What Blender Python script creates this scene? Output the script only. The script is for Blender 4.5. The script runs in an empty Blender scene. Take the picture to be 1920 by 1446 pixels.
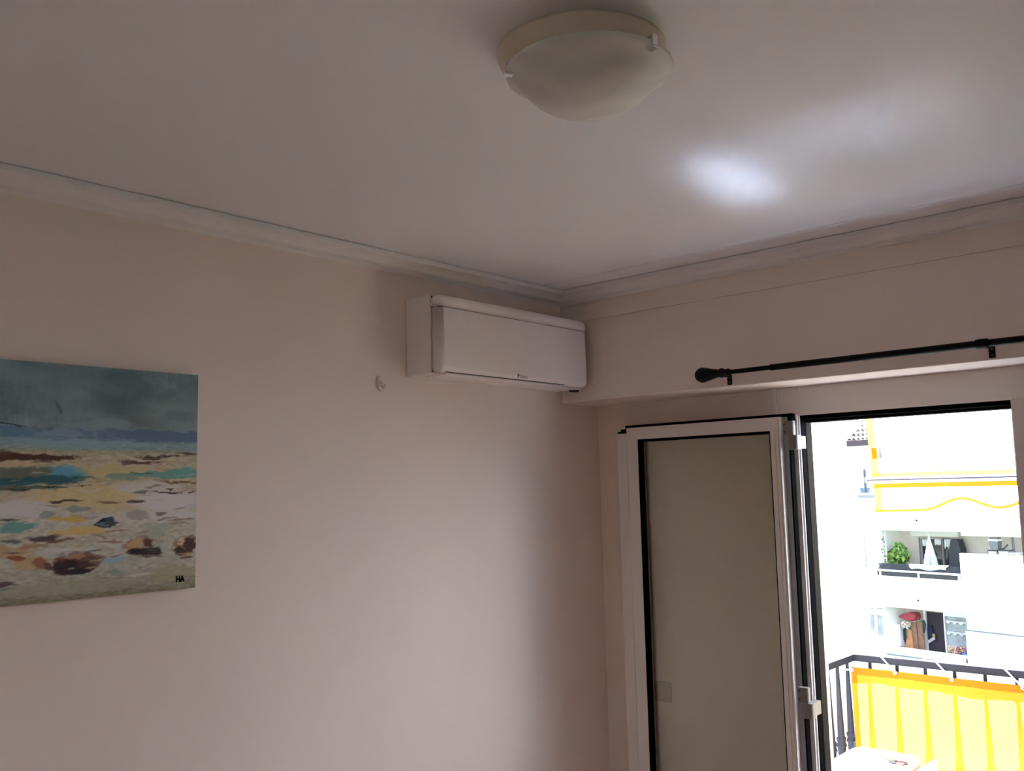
import bpy, bmesh, math, random
import numpy as np
from mathutils import Matrix, Vector

random.seed(7)
rng = np.random.default_rng(11)
SC = bpy.context.scene
COL = SC.collection

# ------------------------------------------------------------------ camera
YAW, PIT, ROL, FPX = math.radians(41.739), math.radians(6.387), math.radians(-1.335), 1754.55
_d = np.array([-math.sin(YAW)*math.cos(PIT), math.cos(YAW)*math.cos(PIT), math.sin(PIT)])
_r = np.array([math.cos(YAW), math.sin(YAW), 0.0]); _u = np.cross(_r, _d)
_r2 = _r*math.cos(ROL) + _u*math.sin(ROL); _u2 = -_r*math.sin(ROL) + _u*math.cos(ROL)
CAM = np.array([2.4920, -3.1162, 1.7869])
cam = bpy.data.cameras.new('camera'); cam.sensor_width = 36.0; cam.lens = FPX/1920*36.0
cam.clip_start = 0.02; cam.clip_end = 500
camo = bpy.data.objects.new('camera', cam); COL.objects.link(camo)
camo.matrix_world = Matrix(((_r2[0], _u2[0], -_d[0], CAM[0]), (_r2[1], _u2[1], -_d[1], CAM[1]),
                            (_r2[2], _u2[2], -_d[2], CAM[2]), (0, 0, 0, 1)))
SC.camera = camo

# ------------------------------------------------------------------ world, sun, exposure
SUN_DIR = Vector((-0.226, 1.0, 1.20)).normalized()      # towards the sun
w = bpy.data.worlds.new('sky'); SC.world = w; w.use_nodes = True
nt = w.node_tree; nt.nodes.clear()
sky = nt.nodes.new('ShaderNodeTexSky'); sky.sky_type = 'NISHITA'; sky.sun_disc = False
sky.sun_elevation = math.asin(SUN_DIR.z); sky.sun_rotation = math.atan2(SUN_DIR.x, SUN_DIR.y) + math.pi
sky.air_density = 1.0; sky.dust_density = 1.5; sky.ozone_density = 1.0
bg = nt.nodes.new('ShaderNodeBackground'); bg.inputs['Strength'].default_value = 0.14
wo = nt.nodes.new('ShaderNodeOutputWorld')
nt.links.new(sky.outputs[0], bg.inputs[0]); nt.links.new(bg.outputs[0], wo.inputs[0])
sl = bpy.data.lights.new('sun', 'SUN'); sl.energy = 37.0; sl.angle = math.radians(0.6); sl.color = (0.635, 0.775, 1.0)
so = bpy.data.objects.new('sun', sl); COL.objects.link(so)
so.rotation_euler = SUN_DIR.to_track_quat('Z', 'Y').to_euler(); so.location = (0, 0, 30)
vs = SC.view_settings; vs.view_transform = 'Standard'; vs.look = 'None'; vs.gamma = 1.0; vs.use_curve_mapping = False
vs.exposure = 1.95
SC.cycles.use_denoising = True; SC.cycles.caustics_reflective = True; SC.cycles.blur_glossy = 0.0; SC.cycles.sample_clamp_indirect = 0.0
SC.cycles.max_bounces = 8; SC.cycles.diffuse_bounces = 6; SC.cycles.transparent_max_bounces = 8

# ------------------------------------------------------------------ helpers: pixels of the photograph to places in the room
def ray(px, py):
    return _r2*((px-960)/FPX) - _u2*((py-723)/FPX) + _d
def on(px, py, ax, v):
    r = ray(px, py); t = (v - CAM[ax])/r[ax]; return CAM + t*r
ZC = 2.6167                       # ceiling
ZB = 2.15                         # underside of the boxed beam over the balcony door

# ------------------------------------------------------------------ materials
def lin(c):
    return tuple((x/12.92 if x <= .04045 else ((x+.055)/1.055)**2.4) for x in (v/255 for v in c))
MATS = {}
def mat(name, col, rough=.6, metal=0., var=.06, scale=8., bump=0., bscale=120., spec=.5, coat=0.):
    if name in MATS: return MATS[name]
    m = bpy.data.materials.new(name); m.use_nodes = True; t = m.node_tree; b = t.nodes['Principled BSDF']
    b.inputs['Roughness'].default_value = rough; b.inputs['Metallic'].default_value = metal
    b.inputs['Specular IOR Level'].default_value = spec
    if coat: b.inputs['Coat Weight'].default_value = coat; b.inputs['Coat Roughness'].default_value = .08
    tc = t.nodes.new('ShaderNodeTexCoord')
    n = t.nodes.new('ShaderNodeTexNoise'); n.inputs['Scale'].default_value = scale; n.inputs['Detail'].default_value = 4
    t.links.new(tc.outputs['Object'], n.inputs['Vector'])
    r = t.nodes.new('ShaderNodeValToRGB'); r.color_ramp.elements[0].position = .3; r.color_ramp.elements[1].position = .7
    r.color_ramp.elements[0].color = (*[max(0, x*(1-var)) for x in col], 1)
    r.color_ramp.elements[1].color = (*[min(1, x*(1+var)) for x in col], 1)
    t.links.new(n.outputs['Fac'], r.inputs['Fac']); t.links.new(r.outputs['Color'], b.inputs['Base Color'])
    if bump:
        n2 = t.nodes.new('ShaderNodeTexNoise'); n2.inputs['Scale'].default_value = bscale; n2.inputs['Detail'].default_value = 3
        t.links.new(tc.outputs['Object'], n2.inputs['Vector'])
        bm = t.nodes.new('ShaderNodeBump'); bm.inputs['Strength'].default_value = bump; bm.inputs['Distance'].default_value = .004
        t.links.new(n2.outputs['Fac'], bm.inputs['Height']); t.links.new(bm.outputs['Normal'], b.inputs['Normal'])
    MATS[name] = m; return m
def glass(name, tint, refl=.06, rough=.0):
    m = bpy.data.materials.new(name); m.use_nodes = True; t = m.node_tree; t.nodes.clear()
    tr = t.nodes.new('ShaderNodeBsdfTransparent'); tr.inputs[0].default_value = (*tint, 1)
    gl = t.nodes.new('ShaderNodeBsdfGlossy'); gl.inputs['Roughness'].default_value = rough
    gl.inputs[0].default_value = (.95, .97, .95, 1)
    fr = t.nodes.new('ShaderNodeFresnel'); fr.inputs[0].default_value = 1.5
    ad = t.nodes.new('ShaderNodeMath'); ad.operation = 'MULTIPLY_ADD'; ad.inputs[1].default_value = 1.0; ad.inputs[2].default_value = refl
    mx = t.nodes.new('ShaderNodeMixShader'); o = t.nodes.new('ShaderNodeOutputMaterial')
    t.links.new(fr.outputs[0], ad.inputs[0]); t.links.new(ad.outputs[0], mx.inputs[0])
    t.links.new(tr.outputs[0], mx.inputs[1]); t.links.new(gl.outputs[0], mx.inputs[2]); t.links.new(mx.outputs[0], o.inputs[0])
    MATS[name] = m; return m
def fabric(name, col, trans=.5, tcol=None, scale=300.):
    m = bpy.data.materials.new(name); m.use_nodes = True; t = m.node_tree; t.nodes.clear()
    tc = t.nodes.new('ShaderNodeTexCoord'); n = t.nodes.new('ShaderNodeTexNoise'); n.inputs['Scale'].default_value = scale
    t.links.new(tc.outputs['Object'], n.inputs['Vector'])
    def ramp(c):
        r = t.nodes.new('ShaderNodeValToRGB')
        r.color_ramp.elements[0].color = (*[x*.92 for x in c], 1); r.color_ramp.elements[1].color = (*[min(1, x*1.06) for x in c], 1)
        t.links.new(n.outputs['Fac'], r.inputs['Fac']); return r
    df = t.nodes.new('ShaderNodeBsdfDiffuse'); tl = t.nodes.new('ShaderNodeBsdfTranslucent')
    t.links.new(ramp(col).outputs[0], df.inputs[0]); t.links.new(ramp(tcol or col).outputs[0], tl.inputs[0])
    mx = t.nodes.new('ShaderNodeMixShader'); mx.inputs[0].default_value = trans; o = t.nodes.new('ShaderNodeOutputMaterial')
    t.links.new(df.outputs[0], mx.inputs[1]); t.links.new(tl.outputs[0], mx.inputs[2]); t.links.new(mx.outputs[0], o.inputs[0])
    MATS[name] = m; return m

WALL = mat('wall_paint', (.88, .765, .70), .75, var=.015, scale=3, bump=.05, bscale=180)
CEIL = mat('ceiling_paint', (.83, .835, .855), .7, var=.015, scale=2, bump=.04, bscale=160)
PLASTER = mat('cornice_plaster', (.83, .825, .835), .6, var=.015)
FLOOR = mat('floor_wood', (.44, .25, .18), .45, var=.2, scale=5)
PVC = mat('white_lacquered_aluminium', (.80, .755, .73), .32, var=.01)
PVC2 = mat('white_profile_edge', (.86, .80, .76), .25, var=.01)
GREYCH = mat('grey_channel', (.30, .30, .32), .5, var=.05)
BLACK = mat('black_rubber', (.003, .0025, .0025), .9, var=.1, spec=.02)
BROWN = mat('bronze_lip', (.028, .022, .017), .9, var=.05, spec=.03)
STEEL = mat('brushed_steel', (.20, .185, .18), .5, metal=.1, var=.03)
CHROME = mat('chrome', (.85, .85, .86), .12, metal=1.0, var=.01)
IRON = mat('matt_black_metal', (.005, .005, .006), .55, var=.1, spec=.15)
ACW = mat('white_ac_plastic', (.90, .83, .82), .38, var=.008)
ACDARK = mat('gap_shade_and_dark_plastic', (.02, .014, .012), .7)  # near-black for shade painted into gaps, also the sensor window
LOGO = mat('logo_grey', (.20, .17, .17), .5)
BEIGE = mat('beige_lamp_metal', (.80, .68, .56), .5, var=.03)
WHITEPL = mat('white_plastic', (.86, .78, .74), .35, var=.01)
PANE = glass('door_glass', (.96, .95, .88), .06)
PANE2 = glass('clear_glass', (.93, .95, .93), .03)
PLASTICGL = mat('glossy_white_plastic', (.62, .60, .58), .16, var=.01, spec=.55)
RAILM = mat('anthracite_railing_paint', (.016, .014, .016), .75, var=.08, spec=.15)
CANVAS = fabric('yellow_canvas', (.36, .14, .010), .26, (.80, .48, .06))
HEM = fabric('yellow_canvas_doubled', (.20, .08, .006), .05, (.60, .28, .015))
AWN = fabric('awning_cloth', (.82, .79, .74), .80, (.95, .87, .80))
CORD = mat('white_cord', (.85, .85, .85), .7)
FACADE = mat('white_render', (.90, .90, .89), .8, var=.01, bump=.05, bscale=40)
GROUNDM = mat('low_bounce_ground', (.05, .06, .035), .85, var=.1, scale=.6)
BALC = mat('balcony_tiles', (.50, .49, .48), .5, var=.08)

# alabaster glass of the lamp bowl
def alabaster():
    m = bpy.data.materials.new('alabaster_glass'); m.use_nodes = True; t = m.node_tree; b = t.nodes['Principled BSDF']
    tc = t.nodes.new('ShaderNodeTexCoord'); wv = t.nodes.new('ShaderNodeTexWave')
    wv.inputs['Scale'].default_value = 5; wv.inputs['Distortion'].default_value = 9; wv.inputs['Detail'].default_value = 3; wv.inputs['Detail Scale'].default_value = 1.2
    mp = t.nodes.new('ShaderNodeMapping'); mp.inputs['Rotation'].default_value = (.4, .2, .9)
    t.links.new(tc.outputs['Object'], mp.inputs[0]); t.links.new(mp.outputs[0], wv.inputs[0])
    r = t.nodes.new('ShaderNodeValToRGB'); r.color_ramp.elements[0].color = (.76, .77, .73, 1); r.color_ramp.elements[1].color = (.84, .83, .79, 1)
    t.links.new(wv.outputs['Fac'], r.inputs[0]); t.links.new(r.outputs[0], b.inputs['Base Color'])
    b.inputs['Roughness'].default_value = .55; b.inputs['Transmission Weight'].default_value = .10; b.inputs['Specular IOR Level'].default_value = .35
    return m
ALAB = alabaster()

# ------------------------------------------------------------------ mesh builder
WM = {}
class MB:
    def __init__(s, space=None): s.bm = bmesh.new(); s.space = space
    def box(s, a, b, bevel=0., seg=2, sel=None):
        x0, y0, z0 = a; x1, y1, z1 = b
        q = bmesh.new(); bmesh.ops.create_cube(q, size=1)
        for v in q.verts: v.co = Vector(((x0+x1)/2+v.co.x*(x1-x0), (y0+y1)/2+v.co.y*(y1-y0), (z0+z1)/2+v.co.z*(z1-z0)))
        if bevel:
            es = [e for e in q.edges if sel is None or sel(e.verts[0].co, e.verts[1].co)]
            bmesh.ops.bevel(q, geom=es, offset=bevel, segments=seg, profile=.5, affect='EDGES', clamp_overlap=True)
        s._merge(q); return s
    def _merge(s, q, M=None):
        mp = {}
        for v in q.verts: mp[v] = s.bm.verts.new((M @ v.co) if M else v.co)
        for f in q.faces:
            try:
                g = s.bm.faces.new([mp[v] for v in f.verts]); g.smooth = f.smooth
            except ValueError: pass
        q.free()
    def bar(s, p, q, wx, wy, up=(0, 0, 1), wx2=None, wy2=None):
        p, q = Vector(p), Vector(q); d = (q-p).normalized(); up = Vector(up)
        if abs(d.dot(up)) > .95: up = Vector((1, 0, 0))
        a = d.cross(up).normalized(); b = a.cross(d).normalized()
        wx2 = wx if wx2 is None else wx2; wy2 = wy if wy2 is None else wy2
        V = [s.bm.verts.new(c + a*sx*W/2 + b*sy*H/2) for c, W, H in ((p, wx, wy), (q, wx2, wy2)) for sx, sy in ((-1, -1), (1, -1), (1, 1), (-1, 1))]
        for f in ((3, 2, 1, 0), (4, 5, 6, 7), (0, 1, 5, 4), (1, 2, 6, 5), (2, 3, 7, 6), (3, 0, 4, 7)): s.bm.faces.new([V[i] for i in f])
        return s
    def tube(s, pts, rad, n=10, cap=True):
        pts = [Vector(p) for p in pts]; rads = rad if isinstance(rad, (list, tuple)) else [rad]*len(pts); rings = []
        ref = None
        for i, p in enumerate(pts):
            d = (pts[min(i+1, len(pts)-1)] - pts[max(i-1, 0)]).normalized()
            if ref is None: ref = Vector((0, 0, 1)) if abs(d.z) < .9 else Vector((1, 0, 0))
            a = d.cross(ref).normalized(); b = a.cross(d).normalized()
            rings.append([s.bm.verts.new(p + (a*math.cos(2*math.pi*k/n) + b*math.sin(2*math.pi*k/n))*rads[i]) for k in range(n)])
        for A, B in zip(rings, rings[1:]):
            for k in range(n):
                f = s.bm.faces.new([A[k], B[k], B[(k+1) % n], A[(k+1) % n]]); f.smooth = True
        if cap: s.bm.faces.new(rings[0]); s.bm.faces.new(rings[-1][::-1])
        return s
    def lathe(s, prof, c, axis='z', n=32, caps=True):
        rings = []
        for r, h in prof:
            ring = []
            for k in range(n if r > 1e-6 else 1):
                a = 2*math.pi*k/n; o = (r*math.cos(a), r*math.sin(a))
                v = {'z': (c[0]+o[0], c[1]+o[1], c[2]+h), 'x': (c[0]+h, c[1]+o[0], c[2]+o[1]), 'y': (c[0]+o[0], c[1]+h, c[2]+o[1])}[axis]
                ring.append(s.bm.verts.new(v))
            rings.append(ring)
        for A, B in zip(rings, rings[1:]):
            for k in range(n):
                k2 = (k+1) % n
                if len(A) == 1 and len(B) == 1: continue
                f = s.bm.faces.new([A[0], B[k2], B[k]] if len(A) == 1 else [A[k], A[k2], B[0]] if len(B) == 1 else [A[k], A[k2], B[k2], B[k]]); f.smooth = True
        if caps and prof[0][0] > 1e-5: s.bm.faces.new(rings[0][::-1])
        if caps and prof[-1][0] > 1e-5: s.bm.faces.new(rings[-1])
        return s
    def prism(s, poly, a, b, axis):
        # poly in the two other axes (cyclic order x,y,z minus axis), extruded from a to b
        i = 'xyz'.index(axis); o = [k for k in range(3) if k != i]
        def pt(p, h):
            v = [0, 0, 0]; v[i] = h; v[o[0]] = p[0]; v[o[1]] = p[1]; return v
        A = [s.bm.verts.new(pt(p, a)) for p in poly]; B = [s.bm.verts.new(pt(p, b)) for p in poly]; n = len(poly)
        s.bm.faces.new(A); s.bm.faces.new(B[::-1])
        for k in range(n): s.bm.faces.new([A[k], B[k], B[(k+1) % n], A[(k+1) % n]])
        return s
    def quad(s, *pts):
        s.bm.faces.new([s.bm.verts.new(p) for p in pts]); return s
    def grid(s, fn, nu, nv, smooth=True):
        V = [[s.bm.verts.new(fn(i/nu, j/nv)) for j in range(nv+1)] for i in range(nu+1)]
        for i in range(nu):
            for j in range(nv):
                f = s.bm.faces.new([V[i][j], V[i+1][j], V[i+1][j+1], V[i][j+1]]); f.smooth = smooth
        return s
    def build(s, name, m, parent=None, base=None, smooth=None, solid=0., recalc=True):
        if recalc: bmesh.ops.recalc_face_normals(s.bm, faces=s.bm.faces[:])
        sp = s.space or Matrix.Identity(4)
        me = bpy.data.meshes.new(name)
        if parent is not None: Wl = WM[parent]
        else:
            if base is None:
                co = [v.co for v in s.bm.verts]
                base = ((min(c.x for c in co)+max(c.x for c in co))/2, (min(c.y for c in co)+max(c.y for c in co))/2, min(c.z for c in co))
            Wl = sp @ Matrix.Translation(base)
        T = Wl.inverted() @ sp
        for v in s.bm.verts: v.co = T @ v.co
        if smooth is not None:
            for f in s.bm.faces: f.smooth = smooth
        s.bm.to_mesh(me); s.bm.free()
        if m: me.materials.append(m)
        o = bpy.data.objects.new(name, me); COL.objects.link(o)
        if parent is not None: o.parent = parent
        else: o.matrix_world = Wl
        WM[o] = Wl
        if smooth:
            md = o.modifiers.new('weighted', 'WEIGHTED_NORMAL'); md.keep_sharp = True
        if solid:
            md = o.modifiers.new('solid', 'SOLIDIFY'); md.thickness = solid; md.offset = 0
        return o
def tag(o, label=None, cat=None, group=None, kind=None):
    if label: o['label'] = label
    if cat: o['category'] = cat
    if group: o['group'] = group
    if kind: o['kind'] = kind
    return o
def thing(name, loc, label, cat=None, group=None, kind=None, space=None):
    o = bpy.data.objects.new(name, None); COL.objects.link(o); o.empty_display_size = .1
    M = (space or Matrix.Identity(4)) @ Matrix.Translation(loc); o.matrix_world = M; WM[o] = M
    return tag(o, label, cat, group, kind)
def text(name, body, size, M, m, parent, extrude=.0002, bold=0.):
    cu = bpy.data.curves.new(name, 'FONT'); cu.body = body; cu.size = size; cu.extrude = extrude; cu.offset = bold
    cu.align_x = 'LEFT'; cu.materials.append(m)
    tmp = bpy.data.objects.new(name+'_curve', cu); COL.objects.link(tmp)
    bpy.context.view_layer.update()
    me_ = bpy.data.meshes.new_from_object(tmp.evaluated_get(bpy.context.evaluated_depsgraph_get())); me_.name = name
    bpy.data.objects.remove(tmp); bpy.data.curves.remove(cu)
    o = bpy.data.objects.new(name, me_); COL.objects.link(o); o.parent = parent
    o.matrix_local = WM[parent].inverted() @ M; return o

# ================================================================== ROOM SHELL
RX, RY = 5.2, -6.0                # far right wall, back wall
YR, YE = .25, .34                 # recessed wall inside face, outside face
XD0, XD1 = .96, 2.46              # clear door opening
def struct(o, label, cat): return tag(o, label, cat, kind='structure')
struct(MB().box((-.15, RY-.15, -.12), (RX+.15, YE, 0)).build('floor', FLOOR), 'reddish brown wooden floor of the room', 'floor')
struct(MB().box((-.15, RY-.15, ZC), (RX+.15, YE, ZC+.15)).build('ceiling', CEIL), 'white painted flat ceiling of the room', 'ceiling')
struct(MB().box((-.15, RY-.15, 0), (0, YE, ZC)).build('wall_left', WALL), 'white wall carrying the painting and the air conditioner', 'wall')
struct(MB().box((RX, RY-.15, 0), (RX+.15, YE, ZC)).build('wall_right', WALL), 'white wall at the right end of the room', 'wall')
WX0, WX1, WZ0, WZ1 = 2.1, 3.5, 1.0, 2.15
struct(MB().box((0, RY-.15, 0), (WX0, RY, ZC)).box((WX1, RY-.15, 0), (RX, RY, ZC)).box((WX0, RY-.15, 0), (WX1, RY, WZ0)).box((WX0, RY-.15, WZ1), (WX1, RY, ZC)).build('wall_back', WALL), 'white wall at the back of the room', 'wall')
w1 = thing('added_window_1', ((WX0+WX1)/2, RY-.1, WZ0), 'white window added unseen behind the viewer to fill shaded areas', 'window', kind='structure')  # unseen window, added so sky light lifts the shaded areas
b = MB(); fw = .06
for a_, c_ in (((WX0, WZ0), (WX0+fw, WZ1)), ((WX1-fw, WZ0), (WX1, WZ1)), ((WX0+fw, WZ0), (WX1-fw, WZ0+fw)), ((WX0+fw, WZ1-fw), (WX1-fw, WZ1)), (((WX0+WX1)/2-.04, WZ0+fw), ((WX0+WX1)/2+.04, WZ1-fw))):
    b.box((a_[0], RY-.12, a_[1]), (c_[0], RY-.06, c_[1]))
b.build('window_frame', PVC, w1)
MB().box((WX0+fw, RY-.093, WZ0+fw), ((WX0+WX1)/2-.04, RY-.087, WZ1-fw)).build('pane', PANE2, w1); MB().box(((WX0+WX1)/2+.04, RY-.093, WZ0+fw), (WX1-fw, RY-.087, WZ1-fw)).build('pane', PANE2, w1)
wf = thing('wall_front', (0, 0, 0), 'white balcony wall with boxed beam above the glazed door', 'wall', kind='structure')
b = MB(); b.box((0, YR, 0), (.83, YE, ZB)); b.box((2.60, YR, 0), (RX, YE, ZB)); b.build('recessed_wall', WALL, wf)
MB().box((0, .004, ZB+.006), (RX, YE, ZC)).build('beam', WALL, wf)
MB().box((0, 0, ZB), (RX, YE, 2.4895), .006, 2, lambda p, q: abs(p.y) < 1e-4 and abs(q.y) < 1e-4 and abs(p.z-ZB) < 1e-4 and abs(q.z-ZB) < 1e-4).build('beam_cover', WALL, wf)
MB().box((0, 0, 2.4925), (RX, .01, ZC)).build('upper_panel', WALL, wf)

# cornice with a stepped and reeded profile, mitred in the corner
prof = [(.088, ZC), (.088, ZC-.004), (.094, ZC-.004), (.094, ZC-.019), (.090, ZC-.021), (.066, ZC-.020), (.058, ZC-.026), (.048, ZC-.038), (.040, ZC-.041), (.018, ZC-.039), (.006, ZC-.041), (0, ZC-.048)]
b = MB()
A = [b.bm.verts.new((d, RY, z)) for d, z in prof]; K = [b.bm.verts.new((d, -d, z)) for d, z in prof]; B = [b.bm.verts.new((RX, -d, z)) for d, z in prof]
for P, Q in ((A, K), (K, B)):
    for i in range(len(prof)-1): b.bm.faces.new([P[i], Q[i], Q[i+1], P[i+1]])
struct(b.build('trim_1', PLASTER, base=(0, 0, ZC-.06)), 'white reeded plaster cornice running round the ceiling edge', 'cornice')
struct(MB().box((.094, -.222, ZC-.0015), (RX, -.09, ZC+.01)).build('trim_2', CEIL), 'flat painted ceiling strip beside the cornice above the balcony door', 'trim')

# ================================================================== BALCONY DOOR
YF = .22                          # inner face of the fixed frame
d1 = thing('door_1', (XD0, YF, 0), 'white double balcony door, left leaf folded back against the wall', 'door', kind='structure')
# fixed frame
ZH = 2.042
fr = MB().box((.835, YF, 0), (.958, YE+.01, ZB), .003).build('jamb', PVC, d1)
MB().box((.862, YF-.006, 0), (.872, YF+.002, ZB)).build('jamb_bead', PVC2, fr)
MB().box((.944, YF-.008, 0), (.951, YF+.002, ZH)).build('jamb_bead', PVC2, fr)
hd = MB().box((.958, YF, ZH), (2.60, YE+.01, ZB), .003).build('head', PVC, d1)
MB().box((.955, YF-.006, ZH-.001), (1.69, YF+.004, ZH+.006)).build('head_bead', PVC2, hd)
MB().box((2.46, YF, 0), (2.60, YE+.01, ZH), .003).build('jamb', PVC, d1)
MB().box((.958, YF+.006, 0), (.961, .264, ZH)).build('gasket', BLACK, d1)
MB().box((.961, YF+.006, ZH-.016), (2.46, .264, ZH)).build('gasket', BLACK, d1)
MB().box((.958, .264, 0), (.962, .312, ZH-.016)).build('bronze_lip', BROWN, d1)
MB().box((.962, .264, ZH-.026), (2.46, .312, ZH-.002)).build('bronze_lip', BROWN, d1)
MB().box((.958, YF, 0), (2.46, YE+.03, .03), .003).build('threshold', STEEL, d1)
# open leaf, folded back in front of the recessed wall (its outer face is towards the room)
YL = .155
p1 = on(1174, 797.6, 1, YL); p2 = on(1481, 775.3, 1, YL); pT = on(1154.6, 812, 1, YL)
gL = on(1195, 823.5, 1, YL); gR = on(1443, 809.4, 1, YL)
LX0, LX1, LZ1 = p1[0], p2[0]-.012, (p1[2]+p2[2])/2-.011
GX0, GX1, GZ1, GZ0 = gL[0], gR[0], (gL[2]+gR[2])/2, .13
leaf = MB().box((LX0, YL, .04), (GX0, YL+.058, LZ1), .002).box((GX1, YL, .04), (LX1-.03, YL+.058, LZ1), .002).build('leaf', PVC, d1)
tag(leaf, 'open white door leaf folded back with dark gasket and greenish glass')
MB().box((GX0, YL, GZ1), (GX1, YL+.058, LZ1), .002).build('rail', PVC, leaf)
MB().box((GX0, YL, .04), (GX1, YL+.058, GZ0), .002).build('rail', PVC, leaf)
MB().box((LX0+.002, YL-.004, LZ1-.012), (LX1-.03, YL+.002, LZ1-.007)).build('rail_bead', PVC2, leaf)
for k, (dx, ww, dy, mm) in enumerate(((-.058, .006, .005, PVC2), (-.044, .006, .006, PVC2), (-.032, .004, .009, PVC2), (-.026, .024, -.018, GREYCH), (-.0055, .006, -.014, BLACK))):
    MB().box((LX1+dx, YL-dy, .04), (LX1+dx+ww, YL+.045, LZ1-.001)).build('stile_ridge', mm, leaf)
# gaskets of the rebate that holds the pane
YP = YL+.034
MB().box((GX0, YL+.001, GZ0), (GX0+.0025, YP+.008, GZ1)).build('gasket', BLACK, leaf)
MB().box((GX0+.0025, YL+.0005, GZ1-.009), (GX1-.0025, YP+.008, GZ1)).build('gasket', BLACK, leaf)
MB().box((GX1-.0025, YL-.0005, GZ0), (GX1, YP+.008, GZ1)).build('gasket', BLACK, leaf)
MB().box((LX0, YL+.012, LZ1), (LX1+.012, YL+.040, LZ1+.011)).box((LX1+.001, YL+.012, LZ1-.035), (LX1+.012, YL+.040, LZ1)).build('edge_seal', BLACK, leaf)
MB().box((GX0+.0025, YP, GZ0), (GX1-.0025, YP+.006, GZ1-.0025)).build('pane', PANE, leaf)
# astragal strip on the meeting edge, with its black stepped end cap
MB().box((pT[0], YL+.006, .05), (LX0-.004, YL+.05, LZ1-.022), .002).build('astragal', PVC, leaf)
MB().box((LX0-.004, YL+.007, .05), (LX0, YL+.05, LZ1-.022)).build('astragal_shade_strip', ACDARK, leaf)  # dark strip standing for the shade between astragal and leaf
MB().box((pT[0]+.004, YL+.01, LZ1-.022), (LX0+.001, YL+.045, LZ1-.013)).box((pT[0]+.02, YL+.01, LZ1-.013), (LX0+.001, YL+.045, LZ1-.004)).box((LX0-.012, YL+.01, LZ1-.004), (LX0+.001, YL+.045, LZ1+.011)).build('end_cap', BLACK, leaf)
# hinges
for zt in (1.966, 1.008, .16):
    hg = MB().box((LX1-.008, YL-.02, zt-.0), (LX1+.030, YL+.004, zt+.052), .007, 3, lambda p, q: abs(p.x-q.x) < 1e-5 and abs(p.y-q.y) < 1e-5).build('hinge', STEEL, d1)
    MB().box((LX1-.006+.012, YL-.022, zt-.054), (LX1+.044, YL+.02, zt-.001), .010, 3, lambda p, q: abs(p.x-q.x) < 1e-5 and abs(p.y-q.y) < 1e-5).build('hinge_knuckle', STEEL, hg)
    MB().lathe([(.0, -.001), (.0025, -.001), (.0025, .001), (0, .001)], (LX1-.004, YL-.0205, zt+.04), 'y', 10).lathe([(.0, -.001), (.0025, -.001), (.0025, .001), (0, .001)], (LX1-.004, YL-.0205, zt+.012), 'y', 10).build('hinge_screw', BLACK, hg)
    MB().box((LX1+.012, YL+.01, zt-.05), (LX1+.036, YF+.004, zt-.004)).build('hinge_foot', STEEL, hg)
# closed right leaf
q = on(1892, 751.2, 1, .19); RX0 = q[0]+.004
rl = MB().box((RX0, .19, .035), (RX0+.085, .25, ZH-.002), .002).box((2.375, .19, .035), (2.46, .25, ZH-.002), .002).build('leaf', PVC, d1)
tag(rl, 'closed right leaf of the balcony door')
MB().box((RX0+.085, .19, ZH-.075), (2.375, .25, ZH-.002), .002).build('rail', PVC, rl)
MB().box((RX0+.085, .19, .035), (2.375, .25, .13), .002).build('rail', PVC, rl)
MB().box((RX0+.085, .215, .13), (2.375, .222, ZH-.075)).build('pane', PANE2, rl)
MB().box((RX0-.012, .235, .035), (RX0+.002, .275, ZH-.02)).build('edge_seal', BROWN, rl)
hb = MB().box((RX0+.025, .182, 1.02), (RX0+.06, .19, 1.18), .003).build('handle_plate', STEEL, rl)
MB().tube([(RX0+.042, .185, 1.13), (RX0+.042, .145, 1.13), (RX0+.055, .138, 1.13), (RX0+.15, .138, 1.13)], .009, 10).build('handle', STEEL, rl)

# light switch on the recessed wall, behind the folded leaf
s_ = on(1243, 1297, 1, YR-.005)
ls = thing('light_switch', (s_[0], YR, s_[2]-.04), 'light switch on the wall behind the folded glass door leaf', 'switch')
MB().box((s_[0]-.04, YR-.008, s_[2]-.04), (s_[0]+.04, YR, s_[2]+.04), .003).build('switch_plate', mat('aged_ivory_plastic', (.60, .53, .45), .4), ls)
MB().box((s_[0]-.016, YR-.012, s_[2]-.024), (s_[0]+.016, YR-.008, s_[2]+.024), .002).build('rocker', mat('aged_ivory_rocker', (.66, .59, .50), .4), ls)

# ================================================================== AIR CONDITIONER
AX, AY0, AY1, AZ0, AZ1 = .174, -.888, -.040, 2.200, 2.478
ac = thing('air_conditioner', (0, (AY0+AY1)/2, AZ0), 'white wall-mounted air conditioner in the corner under the cornice', 'air conditioner')
XS = .130
MB().box((.002, AY0, AZ0-.003), (XS-.0015, AY1, AZ1), .008, 3, lambda p, q: max(p.z, q.z) < AZ0 and abs(p.y-q.y) < 1e-5).build('casing', ACW, ac)
zl = (on(840, 576, 0, AX)[2] + on(1100, 622.5, 0, AX)[2])/2
MB().box((XS-.0015, AY0+.004, AZ0+.004), (XS, AY1-.004, AZ1-.004)).box((XS, AY0+.012, AZ0+.02), (AX-.010, AY1-.012, AZ1-.02)).build('dark_seam_backing', ACDARK, ac)  # dark backing that gives the cover seam its shade
MB().box((XS, AY0, zl+.0018), (AX, AY1, AZ1), .024, 5, lambda p, q: max(p.x, q.x) > AX-1e-4 and (min(p.x, q.x) < AX-.01 and min(p.z, q.z) > AZ1-1e-4 or (abs(p.z-q.z) > .01) or min(p.z, q.z) > AZ1-1e-4)).build('upper_cover', ACW, ac, smooth=True)
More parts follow.
